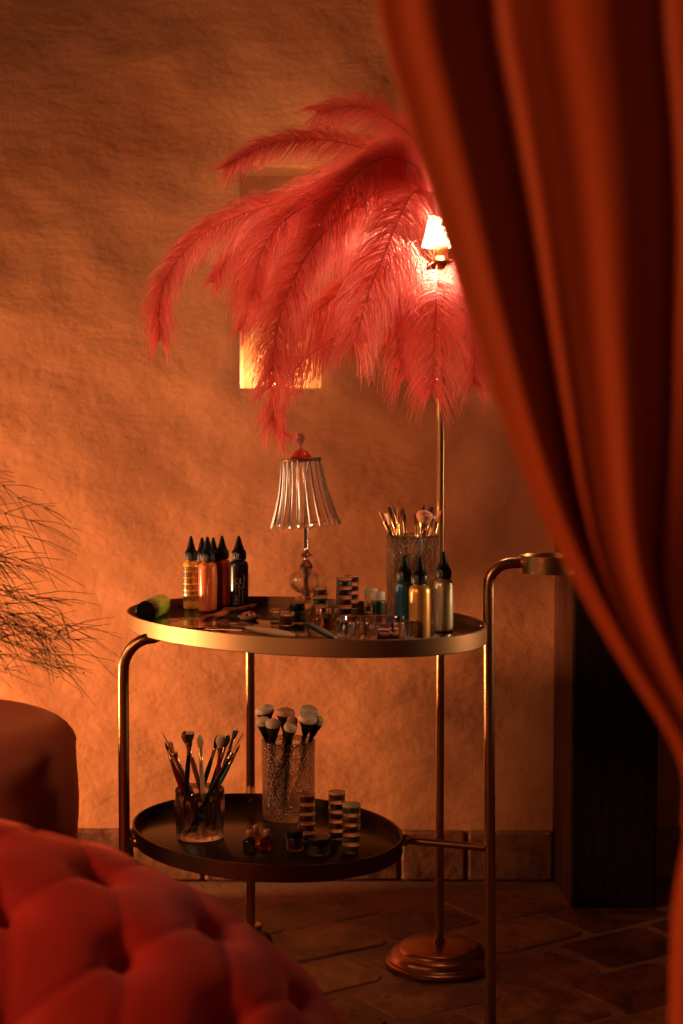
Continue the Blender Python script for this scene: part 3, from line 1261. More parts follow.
def glass_lamp():
    b = T(306, 608, TZ)
    root = empty('glass_table_lamp', (b.x, b.y, TZ))
    tag(root, 'unlit glass table lamp with ribbed bell shade on the upper tray', 'table lamp')
    k = b.y / F

    def Z(py):
        return P(306, py, b.y).z - TZ
    st = MB()
    st.lathe([(0.0, 0.0), (0.040, 0.0), (0.041, 0.003), (0.036, 0.008), (0.014, 0.013), (0.009, 0.02), (0.009, Z(597)), (0.016, Z(596)), (0.0, Z(595.5))], (0, 0, 0), 36)
    st.build('base', GLASS, root, angle=50)
    gb = MB()
    zc, rb = Z(581), 15.5 * k
    prof = []
    n = 16
    for i in range(n + 1):
        a = PI * i / n
        prof.append((rb * math.sin(a) * 1.05, zc - rb * 0.85 * math.cos(a)))
    inner = [(r * 0.78, zc + (z - zc) * 0.8) for r, z in reversed(prof)]
    gb.lathe(prof, (0, 0, 0), 40, flute=(10, 0.045))
    gb.lathe(inner, (0, 0, 0), 40)
    gb.build('glass_globe', GLASS, root)
    s2 = MB()
    s2.lathe([(0.0, Z(596)), (0.0085, Z(596)), (0.0085, Z(571)), (0.012, Z(569)), (0.016, Z(566)), (0.009, Z(562)), (0.0055, Z(559)), (0.0055, Z(558)), (0.013, Z(556)), (0.013, Z(554.5)), (0.006, Z(552)), (0.0052, Z(548)), (0.0052, Z(458)), (0.0, Z(457))], (0, 0, 0), 24)
    s2.build('stem', mat('rose_metal', (0.88, 0.62, 0.5), 0.12, 1.0), root, angle=50)
    # tilted shade
    sh = empty('shade_frame', (0, 0, 0))
    tilt = Matrix.Rotation(math.radians(-4.2), 3, 'Y')
    top_c = Vector((-5.0 * k, 0, Z(459)))

    def S(r, a, dz):
        v = tilt @ Vector((r * math.cos(a), r * math.sin(a), dz))
        return top_c + v
    bpy.data.objects.remove(sh)
    rt, rbm = 19.5 * k, 34.0 * k
    H = 66 * k
    ring = MB()
    ring.tube([S(rt, 2 * PI * j / 48, 0.0) for j in range(49)], 0.0024, 10)
    ring.tube([S(rt, 2 * PI * j / 48, -0.004) for j in range(49)], 0.0013, 8)
    rg = ring.build('shade_ring', COPPER, root)
    # fluted clear glass skin, one continuous rippled sheet with thickness
    nr = 22
    seg = nr * 12
    skin = MB()

    def rad(f):
        return rt + (rbm - rt) * (0.42 * f + 0.58 * f ** 2.3)
    for (off, flip) in ((0.0, False),):
        outer = []
        innr = []
        m = 20
        for i in range(m + 1):
            f = i / m
            row, row2 = [], []
            for j in range(seg):
                a = 2 * PI * j / seg
                c = math.cos(nr * a)
                rr = rad(f) * (1 + 0.035 * c * (0.4 + 0.6 * f))
                dz = -H * f - (0.0035 * (0.5 + 0.5 * c) * f ** 6)
                row.append(S(rr, a, dz))
                row2.append(S(rr - 0.0016, a, dz))
            outer.append(row)
            innr.append(row2)
        rings = outer + innr[::-1]
        skin.rings(rings + [outer[0]])
    skin.build('shade', GLASS, root, angle=180)
    rods = MB()
    for j in range(nr):
        a = 2 * PI * (j + 0.0) / nr
        rods.tube([S(rad(i / 14) * 1.035, a, -H * i / 14) for i in range(15)], 0.0007, 6)
    ed = []
    for j in range(nr * 8 + 1):
        a = 2 * PI * j / (nr * 8)
        c = math.cos(nr * a)
        ed.append(S(rad(1.0) * (1 + 0.035 * c), a, -H - 0.0035 * (0.5 + 0.5 * c)))
    rods.tube(ed, 0.0008, 5)
    rods.build('shade_ribs', mat('pale_rose_glass', (0.98, 0.85, 0.75), 0.14, 0.7, coat=0.5), root)
    cap = MB()
    for r, z in ():
        pass
    ax = tilt
    cap.lathe([(0.0, 0.022), (0.006, 0.021), (0.014, 0.016), (0.021, 0.008), (0.024, 0.0), (0.0, -0.001)][::-1], tuple(top_c), 28, axis=ax)
    cap.build('shade_cap', mat('red_reflection_glass', (0.55, 0.06, 0.035), 0.08, 0.3, coat=0.8), root)  # red reflection in the glass dome is put into its base colour
    fn = MB()
    c0 = S(0.0, 0, 0.022)
    fn.lathe([(0.003, -0.002), (0.003, 0.008), (0.006, 0.010), (0.003, 0.012)], tuple(c0), 14, axis=ax)
    # pine-cone finial: studded drop
    c1 = S(0, 0, 0.043)
    fn.ball(c1, 0.0085, 14, 10, (1, 1, 1.35))
    for i in range(6):
        zz = -0.010 + i * 0.0038
        rr = 0.0095 * math.sqrt(max(0.05, 1 - (zz / 0.0125) ** 2))
        for j in range(9):
            a = 2 * PI * (j + 0.5 * (i % 2)) / 9
            fn.ball((c1.x + rr * math.cos(a), c1.y + rr * math.sin(a), c1.z + zz), 0.0021, 8, 6)
    fn.build('finial', mat('rose_crystal', (0.75, 0.38, 0.28), 0.15, 0.7, coat=0.6), root)
    return root


glass_lamp()

# ================================================================== PAINT BOTTLES


def outside_top(p, m):
    u = (p.x - TC_[0]) / (TRX - m)
    v = ((p.y - TC_[1]) / (TRY - m) - u * math.sin(TPH)) / math.cos(TPH)
    return u * u + v * v > 1


def paint_bottle(px, py, r, H, name_mat, label, z0=TZ, cap_h=None, writing=None, wcol=None, group='squeeze bottles on the upper tray', rot=None, loc=None):
    p = loc if loc is not None else T(px, py, z0) + Vector((0, r * (0.9 if z0 < .5 or py > 610 else 0.1), 0))
    while loc is None and outside_top(p, r + .007):
        p.y -= 0.002
    root = empty('squeeze_bottle', (p.x, p.y, z0 if loc is None else p.z))
    tag(root, label, 'bottle', group)
    hb = H * 0.66     # body incl. shoulder
    sh = H * 0.085
    b = MB()
    prof = [(0.0, 0.0), (r * .9, 0.0), (r * .985, 0.0018), (r, 0.004), (r, hb - sh)]
    for i in range(1, 7):
        a = PI / 2 * i / 6
        prof.append((r * 0.62 + r * 0.38 * math.cos(a), hb - sh + sh * math.sin(a)))
    prof += [(r * 0.58, hb + 0.001), (r * 0.58, hb + .003), (0, hb + .003)]
    b.lathe(prof, (0, 0, 0), 36)
    body = b.build('body', name_mat, root, angle=50)
    c = MB()
    ch = H - hb
    c.lathe([(0.0, 0.0), (r * .74, 0.0), (r * .76, 0.001), (r * .76, ch * .33), (r * .70, ch * .37), (r * .58, ch * .42), (r * .46, ch * .56), (r * .24, ch * .85), (r * .12, ch * .985), (0, ch)], (0, 0, hb + .002), 32, flute=None)
    for j in range(24):
        a = 2 * PI * j / 24
        c.tube([(r * .765 * math.cos(a), r * .765 * math.sin(a), hb + .004), (r * .765 * math.cos(a), r * .765 * math.sin(a), hb + ch * .31)], 0.0006, 4)
    c.build('nozzle_cap', BLACK, root, angle=40)
    if writing:
        m = MB()
        rnd = random.Random(int(px * 7))
        rr = r + 0.00025

        def quad(a0, a1, z0_, z1_):
            n = max(1, int((a1 - a0) / 0.15))
            for q in range(n):
                x0, x1 = a0 + (a1 - a0) * q / n, a0 + (a1 - a0) * (q + 1) / n
                m.add([(rr * math.cos(x0), rr * math.sin(x0), z0_), (rr * math.cos(x1), rr * math.sin(x1), z0_), (rr * math.cos(x1), rr * math.sin(x1), z1_), (rr * math.cos(x0), rr * math.sin(x0), z1_)], [(0, 1, 2, 3)])
        if writing == 'print':
            # stacked rows of heavy block lettering between hairlines
            z = hb * 0.16
            rows = [(0.05, 0.10), (0.0, 0.02), (0.025, 0.06), (0.0, 0.02), (0.03, 0.09), (0.0, .015), (0.03, .10), (0.02, .11), (0.02, .09)]
            z = hb * 0.12
            for gap, h in rows:
                z += gap * hb
                if h <= 0.02:
                    quad(-PI * 0.98, 0.0, z, z + 0.0006)
                    z += 0.0015
                    continue
                hh = h * hb
                a = -PI * 0.95
                while a < -0.1:
                    gw = rnd.uniform(0.13, 0.2)
                    t = 0.055
                    g = rnd.choice(['E', 'B', 'F', 'H', 'U', 'O', 'A', 'C'])
                    quad(a, a + t, z, z + hh)
                    if g in 'BHUOA':
                        quad(a + gw - t, a + gw, z, z + hh)
                    if g in 'EBOCUF' and g != 'F':
                        quad(a, a + gw, z, z + hh * .2)
                    if g in 'EBOCAF':
                        quad(a, a + gw, z + hh * .8, z + hh)
                    if g in 'EBHAF':
                        quad(a, a + gw, z + hh * .42, z + hh * .6)
                    a += gw + 0.06
                z += hh
        else:
            # flowing script strokes running up the bottle
            for line in range(3):
                a0 = -PI * 0.62 + line * 0.42
                pts = []
                L = hb * rnd.uniform(.45, .62)
                for q in range(60):
                    f = q / 59
                    a = a0 + 0.16 * math.sin(f * 34 + line) * (0.5 + 0.5 * math.sin(f * 9 + line * 2)) + 0.2 * f
                    z = hb * 0.14 + L * f + 0.0022 * math.cos(f * 34 + line)
                    pts.append((rr * math.cos(a), rr * math.sin(a), z))
                m.tube(pts, 0.00035, 4)
            for a0, z0_ in ((-PI * .6, hb * .09), (-PI * .42, hb * .09)):
                quad(a0, a0 + .4, z0_, z0_ + .0006)
        m.build('lettering', wcol, body, angle=30)
    if rot is not None:
        root.rotation_euler = rot
    return root


def pl(name, c, metal=0.0, rough=0.3, coat=0.5):
    return mat(name, c, rough, metal, coat=coat, var=(tuple(x * .9 for x in c), 30))


INKW = mat('black_print', (0.02, 0.015, 0.01), 0.5)
GILT = mat('gilt_print', (0.75, 0.5, 0.2), 0.4, 0.4)
REDPR = mat('pale_orange_print', (0.9, 0.38, 0.18), 0.5)
k33 = 3.25 / F
paint_bottle(191.3, 608.7, .0168, 73 * k33, pl('yellow_paint', (0.80, 0.42, 0.05)), 'yellow paint bottle with rows of black print, left of the orange one', writing='print', wcol=INKW)
paint_bottle(207, 611.8, .0188, 73.5 * k33, pl('orange_paint', (0.82, 0.17, 0.045)), 'orange paint bottle with faint script, at the front of the left cluster', writing='script', wcol=REDPR)
paint_bottle(204, 603.5, .0168, 70 * k33, pl('olive_paint', (0.30, 0.12, 0.03)), 'paint bottle almost hidden behind the yellow and orange bottles')
paint_bottle(213.5, 606.0, .0168, 70 * k33, pl('maroon_paint', (0.22, 0.025, 0.02)), 'dark red paint bottle between the orange and the brighter red bottles', writing='script', wcol=GILT)
paint_bottle(223.3, 603.5, .0180, 71 * k33, pl('red_paint', (0.62, 0.09, 0.035)), 'tall red-orange paint bottle at the back, left of the black-blue one', writing='script', wcol=REDPR)
paint_bottle(239, 606.8, .0198, 72 * k33, pl('midnight_paint', (0.006, 0.010, 0.022)), 'blue-black paint bottle with gilt script, rightmost of the left cluster', writing='script', wcol=GILT)
k28 = 2.80 / F
paint_bottle(420, 640, .0190, 82 * k28, pl('gold_paint', (0.72, 0.38, 0.10), 0.55, 0.32), 'metallic gold paint bottle in front of the tall brush glass')
paint_bottle(444, 632.5, .0182, 79 * 2.93 / F, pl('pewter_paint', (0.40, 0.34, 0.22), 0.6, 0.35), 'pewter grey paint bottle, rightmost on the upper tray')
paint_bottle(404.5, 631, .0175, 71 * 3.1 / F, pl('teal_paint', (0.02, 0.11, 0.17), 0.4, 0.3), 'metallic teal paint bottle just left of the gold bottle')

# green bottle lying on its side across the rim
gp = T(146, 613.5, TZ)
gr = paint_bottle(0, 0, .0205, 0.145, pl('green_paint', (0.34, 0.62, 0.06)), 'green bottle with black cap lying on its side at the left rim', loc=Vector((0, 0, 0)), group=None)
for ch in list(gr.children):
    if ch.name.startswith('nozzle_cap'):
        me = ch.data
        bpy.data.objects.remove(ch)
cp = MB()
cp.lathe([(0.0, 0.0), (.0185, 0.0), (.0195, .002), (.0195, .026), (.0175, .028), (0, .028)], (0, 0, 0.098), 32)
cp.build('cap', BLACK, gr, angle=40)
d_ = Vector((-0.13, -0.99, 0.0)).normalized()
gr.rotation_euler = d_.to_track_quat('Z', 'Y').to_euler()
gr.location = (-0.362, 3.175, TZ + 0.0207)

# ================================================================== BRUSHES AND THEIR GLASSES


def lathe_cup(cx, cy, z0, r0, r1, h, th, m, name, label, base_th=0.006, flute=None, seg=72, group=None):
    root = empty(name, (cx, cy, z0))
    tag(root, label, 'glass', group)
    prof = [(0, 0), (r0 * .95, 0), (r0, 0.002)]
    for i in range(1, 9):
        f = i / 8
        prof.append((r0 + (r1 - r0) * f, 0.002 + (h - 0.003) * f))
    prof.append((r1 - th * .5, h))
    for i in range(8, 0, -1):
        f = i / 8
        prof.append((r0 + (r1 - r0) * f - th, base_th + (h - base_th - .001) * (f)))
    prof += [(r0 - th - .001, base_th + .001), (r0 * .8 - th, base_th), (0, base_th)]
    mb = MB()
    o = len(prof)
    rings = []
    for q, (r, z) in enumerate(prof):
        ring = []
        for j in range(seg):
            a = 2 * PI * j / seg
            rr = max(r, 1e-5)
            if flute and 1 < q < 10 and z < h * 0.78:
                rr *= 1 + flute[1] * abs(math.cos(flute[0] * a / 2))
            ring.append((rr * math.cos(a), rr * math.sin(a), z))
        rings.append(ring)
    mb.rings(rings)
    mb.build('cup', m, root, angle=60)
    return root


HAND = {
    'black': mat('black_handle', (0.012, 0.010, 0.010), 0.25),
    'wine': mat('wine_handle', (0.22, 0.012, 0.018), 0.25),
    'brown': mat('brown_handle', (0.14, 0.05, 0.02), 0.3),
    'copper': mat('copper_handle', (0.6, 0.26, 0.12), 0.3, 0.8),
    'teal': mat('teal_handle', (0.02, 0.16, 0.13), 0.3),
    'pale': mat('pale_handle', (0.60, 0.40, 0.24), 0.4),
}
HAIR = {
    'black': mat('black_bristle', (0.015, 0.010, 0.008), 0.8, bump=(600, 0.6, 'noise')),
    'cream': mat('cream_bristle', (0.75, 0.55, 0.36), 0.8, bump=(600, 0.6, 'noise')),
    'pink': mat('pink_bristle', (0.60, 0.25, 0.15), 0.8, bump=(600, 0.6, 'noise')),
    'brown': mat('brown_bristle', (0.18, 0.06, 0.03), 0.8, bump=(600, 0.6, 'noise')),
}


def brush(base, tip, handle, hair, tipc, shape, hr, label, group, cat='brush', name='makeup_brush', hw=0.0042, ferr=GOLD):
    """base, tip world points."""
    v = tip - base
    L = v.length
    root = empty(name, base)
    root.rotation_euler = v.to_track_quat('Z', 'Y').to_euler()
    tag(root, label, cat, group)
    bl = {'kabuki': 0.034, 'round': 0.026, 'flat': 0.022, 'fan': 0.024, 'fine': 0.020, 'needle': 0.036, 'spatula': 0.045}[shape]
    fl = 0.022 if shape != 'spatula' else 0.012
    z1 = L - bl - fl
    h = MB()
    h.lathe([(0, 0), (hw * .45, 0.0008), (hw * .7, z1 * .12), (hw, z1 * .55), (hw * 1.1, z1 * .85), (hw * .8, z1)], (0, 0, 0), 14)
    h.build('handle', HAND[handle], root)
    f = MB()
    fr = min(hr * .62, hw * 2.0) if shape != 'needle' else hw * .6
    f.lathe([(hw * .82, z1 - .001), (hw * .9, z1 + fl * .3), (hw * .82, z1 + fl * .34), (fr, z1 + fl), (fr * .9, z1 + fl + .0008)], (0, 0, 0), 14)
    f.build('ferrule', ferr if shape != 'kabuki' else BLACK, root)
    z2 = z1 + fl
    zt = L
    b = MB()
    if shape == 'kabuki':
        pr = [(fr * .8, z2 - .001), (fr * 1.25, z2 + bl * .25), (hr, z2 + bl * .6), (hr * 1.03, z2 + bl * .7), (hr * .9, z2 + bl * .88), (hr * .5, z2 + bl * .98), (0, zt)]
        sx, sy = 1, 1
    elif shape == 'round':
        pr = [(fr * .8, z2 - .001), (hr * .9, z2 + bl * .35), (hr, z2 + bl * .6), (hr * .75, z2 + bl * .85), (0, zt)]
        sx, sy = 1, 1
    elif shape == 'flat':
        pr = [(fr * .8, z2 - .001), (hr * .9, z2 + bl * .4), (hr, z2 + bl * .8), (hr * .8, z2 + bl * .97), (0, zt)]
        sx, sy = 1, .45
    elif shape == 'fan':
        pr = [(fr * .6, z2 - .001), (hr * .6, z2 + bl * .4), (hr * 1.1, z2 + bl * .8), (hr * 1.2, z2 + bl * .95), (0, zt)]
        sx, sy = 1, .22
    elif shape == 'spatula':
        pr = [(fr * .6, z2 - .001), (hr * .5, z2 + bl * .3), (hr * .95, z2 + bl * .7), (hr * .8, z2 + bl * .93), (0, zt)]
        sx, sy = 1, .2
    else:
        pr = [(fr * .75, z2 - .001), (hr * .8, z2 + bl * .3), (hr * .55, z2 + bl * .7), (0, zt)]
        sx, sy = 1, 1
    mm = HAIR[hair] if shape != 'spatula' else COPPER
    if tipc != hair and shape != 'spatula':
        # bristles in two dyed bands
        cut = 4 if shape == 'kabuki' else 2
        cut = min(cut, len(pr) - 2)
        cut = {'kabuki': 2, 'round': 2, 'flat': 2, 'fan': 2}.get(shape, 2)
        nseg = 22
        b.lathe(pr, (0, 0, 0), nseg, sx, sy)
        nf = nseg
        b.mi = []
        cap = 1 if pr[0][0] > 1e-4 else 0
        for q in range(len(pr) - 1):
            b.mi += [0 if q < cut else 1] * nf
        b.mi += [0] * (len(b.f) - len(b.mi))
        b.build('bristles', [HAIR[hair], HAIR[tipc]], root)
    else:
        b.lathe(pr, (0, 0, 0), 22, sx, sy)
        b.build('bristles' if shape != 'spatula' else 'blade', mm, root)
    return root


def fill_cup(c, zfloor, zrim, rin, heads, group, hwd=0.0036, sol=None):
    """heads: (px,py,dY,handle,hair,tip,shape,radius,label)"""
    for n, (px, py, dY, ha, hr_, tp, shp, rad, lab) in enumerate(heads):
        H = P(px, py, c[1] + dY)
        h = Vector((H.x - c[0], H.y - c[1]))
        K = (H.z - zfloor) / (H.z - zrim)
        best = None
        m_ = h.copy()
        lim = rin - 0.006
        if m_.length > lim:
            m_ = m_.normalized() * lim
        b = h - (h - m_) * K
        # choose the lean: bottom pushed to the far side of the glass
        want = -h.normalized() * rin * (0.45 + 0.08 * (n % 4)) if h.length > 1e-4 else Vector((0.01 * (n % 3), 0))
        want = want + Vector((math.cos(n * 2.4), math.sin(n * 2.4))) * rin * .25
        mw = h - (h - want) / K
        if mw.length < lim:
            b = want
        if b.length > rin - .007:
            b = b.normalized() * (rin - .007)
            mw = h - (h - b) / K
        base = Vector((c[0] + b.x, c[1] + b.y, zfloor + 0.0015))
        if sol:
            hx, hy, bx, by = sol[n]
            H = Vector((c[0] + hx, c[1] + hy, H.z))
            base = Vector((c[0] + bx, c[1] + by, zfloor + 0.0015))
        brush(base, H, ha, hr_, tp, shp, rad, lab, group, hw=hwd)


# --- lower tray tumbler
tb_ = T(200, 837, LZ)
rT, hT = 25.0 * tb_.y / F, 50 * tb_.y / F
lathe_cup(tb_.x, tb_.y, LZ, rT * .93, rT, hT, .0022, GLASS, 'tumbler', 'short faceted glass tumbler full of brushes, left on the lower tray', base_th=.008, flute=(22, 0.035), seg=132)
G1 = 'brushes in the short tumbler'
heads = [
    (160, 728, .01, 'pale', 'cream', 'cream', 'needle', .0022, 'thin brush with a pale needle point, far left in the short tumbler'),
    (171, 737, .02, 'brown', 'pink', 'pink', 'fan', .010, 'fan brush with pinkish bristles, left side of the short tumbler'),
    (181, 733, -.01, 'copper', 'brown', 'brown', 'round', .0085, 'fluffy dark brown brush leaning left in the short tumbler'),
    (190.5, 728, .0, 'black', 'black', 'cream', 'flat', .0095, 'flat black brush with a cream tip, tallest in the short tumbler'),
    (202, 734, .03, 'pale', 'cream', 'cream', 'round', .0068, 'cream oval brush standing upright in the middle of the short tumbler'),
    (217, 735, .02, 'brown', 'black', 'black', 'round', .006, 'small black round brush just left of the big cream one'),
    (223.5, 733.5, -.02, 'wine', 'cream', 'cream', 'round', .0095, 'wine-handled brush with the biggest cream head in the short tumbler'),
    (229, 735, .02, 'black', 'black', 'black', 'round', .006, 'black brush just right of the big cream one'),
    (236, 733, .0, 'black', 'black', 'cream', 'flat', .007, 'black brush with pale tip, right side of the short tumbler'),
    (244, 730, -.01, 'black', 'brown', 'brown', 'spatula', .0065, 'copper-bladed spatula at the far right of the short tumbler'),
    (161, 745, -.02, 'wine', 'black', 'black', 'fine', .003, 'fine dark detail brush below the pale needle brush'),
    (172, 761, -.02, 'brown', 'black', 'black', 'fine', .003, 'short fine liner brush low at the left of the tumbler'),
    (241, 745, .01, 'teal', 'brown', 'brown', 'fine', .003, 'thin brush with a teal handle under the copper spatula'),
]
fill_cup((tb_.x, tb_.y), LZ + .008, LZ + hT, rT * .9, heads, G1, hwd=0.0043, sol=[(-0.0718, -0.0056, 0.0171, 0.0203), (-0.0530, -0.0278, 0.0111, 0.0072), (-0.0302, 0.0117, 0.0221, 0.0082), (-0.0142, -0.0340, -0.0302, -0.0141), (-0.0019, 0.0239, 0.0126, -0.0308), (0.0348, 0.0246, -0.0217, 0.0253), (0.0433, -0.0283, 0.0250, -0.0034), (0.0532, 0.0227, -0.0065, 0.0289), (0.0664, 0.0454, 0.0071, -0.0107), (0.0847, -0.0311, -0.0231, -0.0243), (-0.0673, 0.0150, -0.0056, -0.0019), (-0.0495, 0.0207, -0.0030, 0.0085), (0.0753, 0.0199, -0.0128, -0.0153)])

# --- lower tray hammered vase
hv = T(288.5, 817, LZ)
rH, hH = 27.2 * hv.y / F, 79 * hv.y / F
lathe_cup(hv.x, hv.y, LZ, rH * .97, rH, hH, .0028, HAMMER, 'hammered_vase', 'tall hammered glass vase of black brushes on the lower tray', base_th=.009)
G2 = 'large brushes in the hammered vase'
heads = [
    (264, 705, .02, 'black', 'black', 'cream', 'kabuki', .019, 'cream-topped powder brush, top left of the hammered vase'),
    (261, 716, -.005, 'black', 'black', 'cream', 'kabuki', .0135, 'cream-topped brush at the far left of the hammered vase'),
    (268.5, 718, -.03, 'black', 'black', 'cream', 'kabuki', .0145, 'cream round brush low in front at the left of the hammered vase'),
    (285, 708, .0, 'pale', 'black', 'pink', 'kabuki', .019, 'broad black brush with a pinkish tip, centre of the hammered vase'),
    (296, 711, .03, 'black', 'pink', 'pink', 'kabuki', .0105, 'small pink-headed brush behind the centre of the hammered vase'),
    (295, 720, -.03, 'black', 'black', 'cream', 'kabuki', .013, 'black brush with a small cream top, front centre of the hammered vase'),
    (312, 705, .025, 'black', 'black', 'cream', 'kabuki', .018, 'wide cream-topped brush at the top right of the hammered vase'),
    (309, 711, -.015, 'brown', 'black', 'cream', 'kabuki', .018, 'cream-topped brush right of centre, in front of the widest one'),
    (317, 715, .0, 'copper', 'black', 'cream', 'kabuki', .013, 'cream-tipped brush leaning out at the far right of the hammered vase'),
]
fill_cup((hv.x, hv.y), LZ + .009, LZ + hH, rH * .93, heads, G2, hwd=0.0046, sol=[(-0.0492, 0.0155, -0.0095, 0.0393), (-0.0501, -0.0203, -0.0210, 0.0300), (-0.0280, -0.0454, -0.0276, 0.0003), (-0.0054, -0.0004, -0.0149, 0.0099), (0.0095, -0.0304, -0.0088, -0.0077), (0.0081, -0.0635, -0.0306, 0.0192), (0.0427, 0.0135, 0.0016, 0.0400), (0.0408, -0.0496, 0.0067, 0.0128), (0.0599, -0.0156, -0.0050, 0.0190)])

# --- upper tray hammered vase
uv = T(412.5, 622, TZ)
rU, hU = 26.6 * uv.y / F, 88 * uv.y / F
lathe_cup(uv.x, uv.y, TZ, rU * .97, rU, hU, .0028, HAMMER, 'hammered_vase', 'tall hammered glass vase of assorted brushes on the upper tray', base_th=.009)
G3 = 'brushes in the upper hammered vase'
heads = [
    (380.5, 511, .0, 'black', 'pink', 'pink', 'flat', .006, 'short pink-tipped brush leaning furthest left in the upper vase'),
    (385, 514, -.03, 'pale', 'cream', 'cream', 'fan', .007, 'pale fan brush at the left of the upper vase'),
    (387, 507, .03, 'copper', 'black', 'black', 'flat', .0085, 'black flat brush at the upper left of the upper vase'),
    (391, 505, .0, 'copper', 'brown', 'brown', 'fine', .0035, 'fine brown brush beside the black flat one in the upper vase'),
    (398.5, 505, -.02, 'brown', 'pink', 'pink', 'needle', .003, 'pointed pink liner brush left of centre in the upper vase'),
    (402.5, 507, .02, 'brown', 'brown', 'brown', 'round', .006, 'small russet round brush left of centre in the upper vase'),
    (414.5, 514, -.01, 'brown', 'brown', 'brown', 'flat', .0055, 'brown flat brush standing in the centre of the upper vase'),
    (425, 508, .03, 'pale', 'pink', 'pink', 'round', .0165, 'large fluffy pale pink brush in the upper vase'),
    (426, 505, -.03, 'black', 'black', 'black', 'fine', .0035, 'slim black-tipped brush right beside the large fluffy pale pink one'),
    (435, 507, .0, 'wine', 'brown', 'brown', 'round', .009, 'reddish brown round brush at the right of the upper vase'),
    (441, 511, -.01, 'copper', 'pink', 'pink', 'fan', .006, 'small fan brush furthest right in the upper vase'),
    (435, 517, -.03, 'copper', 'brown', 'cream', 'flat', .005, 'gold-ferruled flat brush at the front right of the upper vase'),
]
fill_cup((uv.x, uv.y), TZ + .009, TZ + hU, rU * .93, heads, G3, hwd=0.0040, sol=[(-0.0639, -0.0059, 0.0334, 0.0019), (-0.0506, 0.0070, -0.0017, 0.0338), (-0.0455, 0.0278, 0.0192, 0.0305), (-0.0383, 0.0416, 0.0305, 0.0190), (-0.0290, -0.0320, -0.0304, -0.0080), (-0.0195, -0.0065, 0.0019, -0.0306), (0.0053, -0.0125, 0.0112, -0.0368), (0.0233, -0.0384, -0.0205, -0.0332), (0.0222, 0.0035, -0.0073, -0.0188), (0.0407, 0.0324, -0.0261, 0.0017), (0.0522, 0.0129, 0.0083, -0.0232), (0.0411, -0.0079, -0.0087, 0.0182)])

# ================================================================== SMALL JARS


def jar(px, py_base, wpx, hpx, z0, content, label, lid=None, cat='jar', group=None, name='pot', fill=.5, onto=None, clear_lid=True):
    """a clear screw pot: body, lid, contents"""
    b = onto if onto is not None else T(px, py_base, z0) + Vector((0, 0, 0))
    r = wpx / 2 * b.y / F
    if onto is None:
        b = b + Vector((0, r, 0))
    h = hpx * b.y / F
    zz = z0 if onto is None else onto.z
    root = empty(name, (b.x, b.y, zz))
    tag(root, label, cat, group)
    lh = h * (0.28 if lid is None else 0.36)
    bh = h - lh
    m = MB()
    t = min(.0012, r * .12)
    m.lathe([(0, 0), (r * .93, 0), (r, r * .08), (r, bh * .9), (r * .9, bh), (r * .9 - t, bh), (r - t * 1.3, bh * .88), (r - t * 1.3, t * 1.6), (0, t * 1.6)], (0, 0, 0), 28)
    m.build('body', CLEARPL, root, angle=50)
    c = MB()
    rc = r - t * 1.8
    c.lathe([(0, t * 2.0), (rc, t * 2.0), (rc, t * 2 + (bh - t * 3) * fill * 1.6 if fill < .6 else bh * .92), (0, bh * (.9 if fill >= .6 else fill * 1.55) + .0003)], (0, 0, 0), 24)
    c.build('contents', content, root, angle=50)
    l = MB()
    l.lathe([(0, bh + .0004), (r * .97, bh + .0004), (r * 1.02, bh + lh * .15), (r * 1.02, bh + lh * .8), (r * .97, h - .0003), (0, h - .0003)], (0, 0, 0), 28)
    l.build('lid', lid or CLEARPL, root, angle=50)
    return root, h


def cm(name, c, rough=.6):
    return mat(name, c, rough, var=(tuple(x * .6 for x in c), 300))


C_RED = cm('red_pigment', (.45, .06, .03))
C_PINK = cm('coral_pigment', (.75, .22, .13))
C_TEAL = cm('teal_pigment', (.03, .17, .13))
C_NAVY = cm('navy_pigment', (.015, .04, .09))
C_BLK = cm('black_pigment', (.014, .010, .010))
C_MAR = cm('maroon_pigment', (.16, .02, .015))
C_CREAM = cm('cream_pigment', (.6, .42, .26))
C_GRN = cm('green_glitter', (.03, .2, .05), .3)
C_ORG = cm('amber_pigment', (.5, .17, .04))
C_OLV = cm('olive_pigment', (.28, .24, .10))
WHITE_LID = mat('milky_lid', (.72, .62, .48), .45)


def stack(px, py_base, wpx, hpx_each, z0, items, group):
    b = T(px, py_base, z0)
    r = wpx / 2 * b.y / F
    b = b + Vector((0, r, 0))
    z = z0
    for cont, lab, lid in items:
        _, h = jar(0, 0, wpx, hpx_each, z0, cont, lab, group=group, onto=Vector((b.x, b.y, z)), fill=.7, lid=lid, name='pigment_pot')
        z += h


GA = 'stacked pots behind the glass lamp front'
stack(320, 614.5, 15.5, 9.0, TZ, [
    (C_CREAM, 'pot of cream pigment at the foot of the stack beside the glass lamp', None),
    (C_TEAL, 'pot of teal pigment in the stack beside the glass lamp', None),
    (C_PINK, 'pot of coral pigment on top of the stack beside the glass lamp', None)], 'three pots stacked beside the glass lamp')
stack(344, 616, 16, 9.5, TZ, [
    (C_BLK, 'black pigment pot at the bottom of the tallest upper-tray stack', None),
    (C_MAR, 'maroon pigment pot second from the bottom of the tallest upper-tray stack', None),
    (C_NAVY, 'navy pigment pot second from the top of the tallest upper-tray stack', None),
    (C_BLK, 'black pigment pot on top of the tallest upper-tray stack', None)], 'four pots stacked on the upper tray')
stack(352, 609.5, 14, 8.6, TZ, [
    (C_MAR, 'dark red pot at the bottom of the stack behind the tallest one', None),
    (C_ORG, 'amber pot second from the bottom of the rear stack', None),
    (C_RED, 'red pot second from the top of the rear stack', None),
    (C_MAR, 'dark red pot on top of the rear stack', None)], 'pots stacked behind the tallest stack')
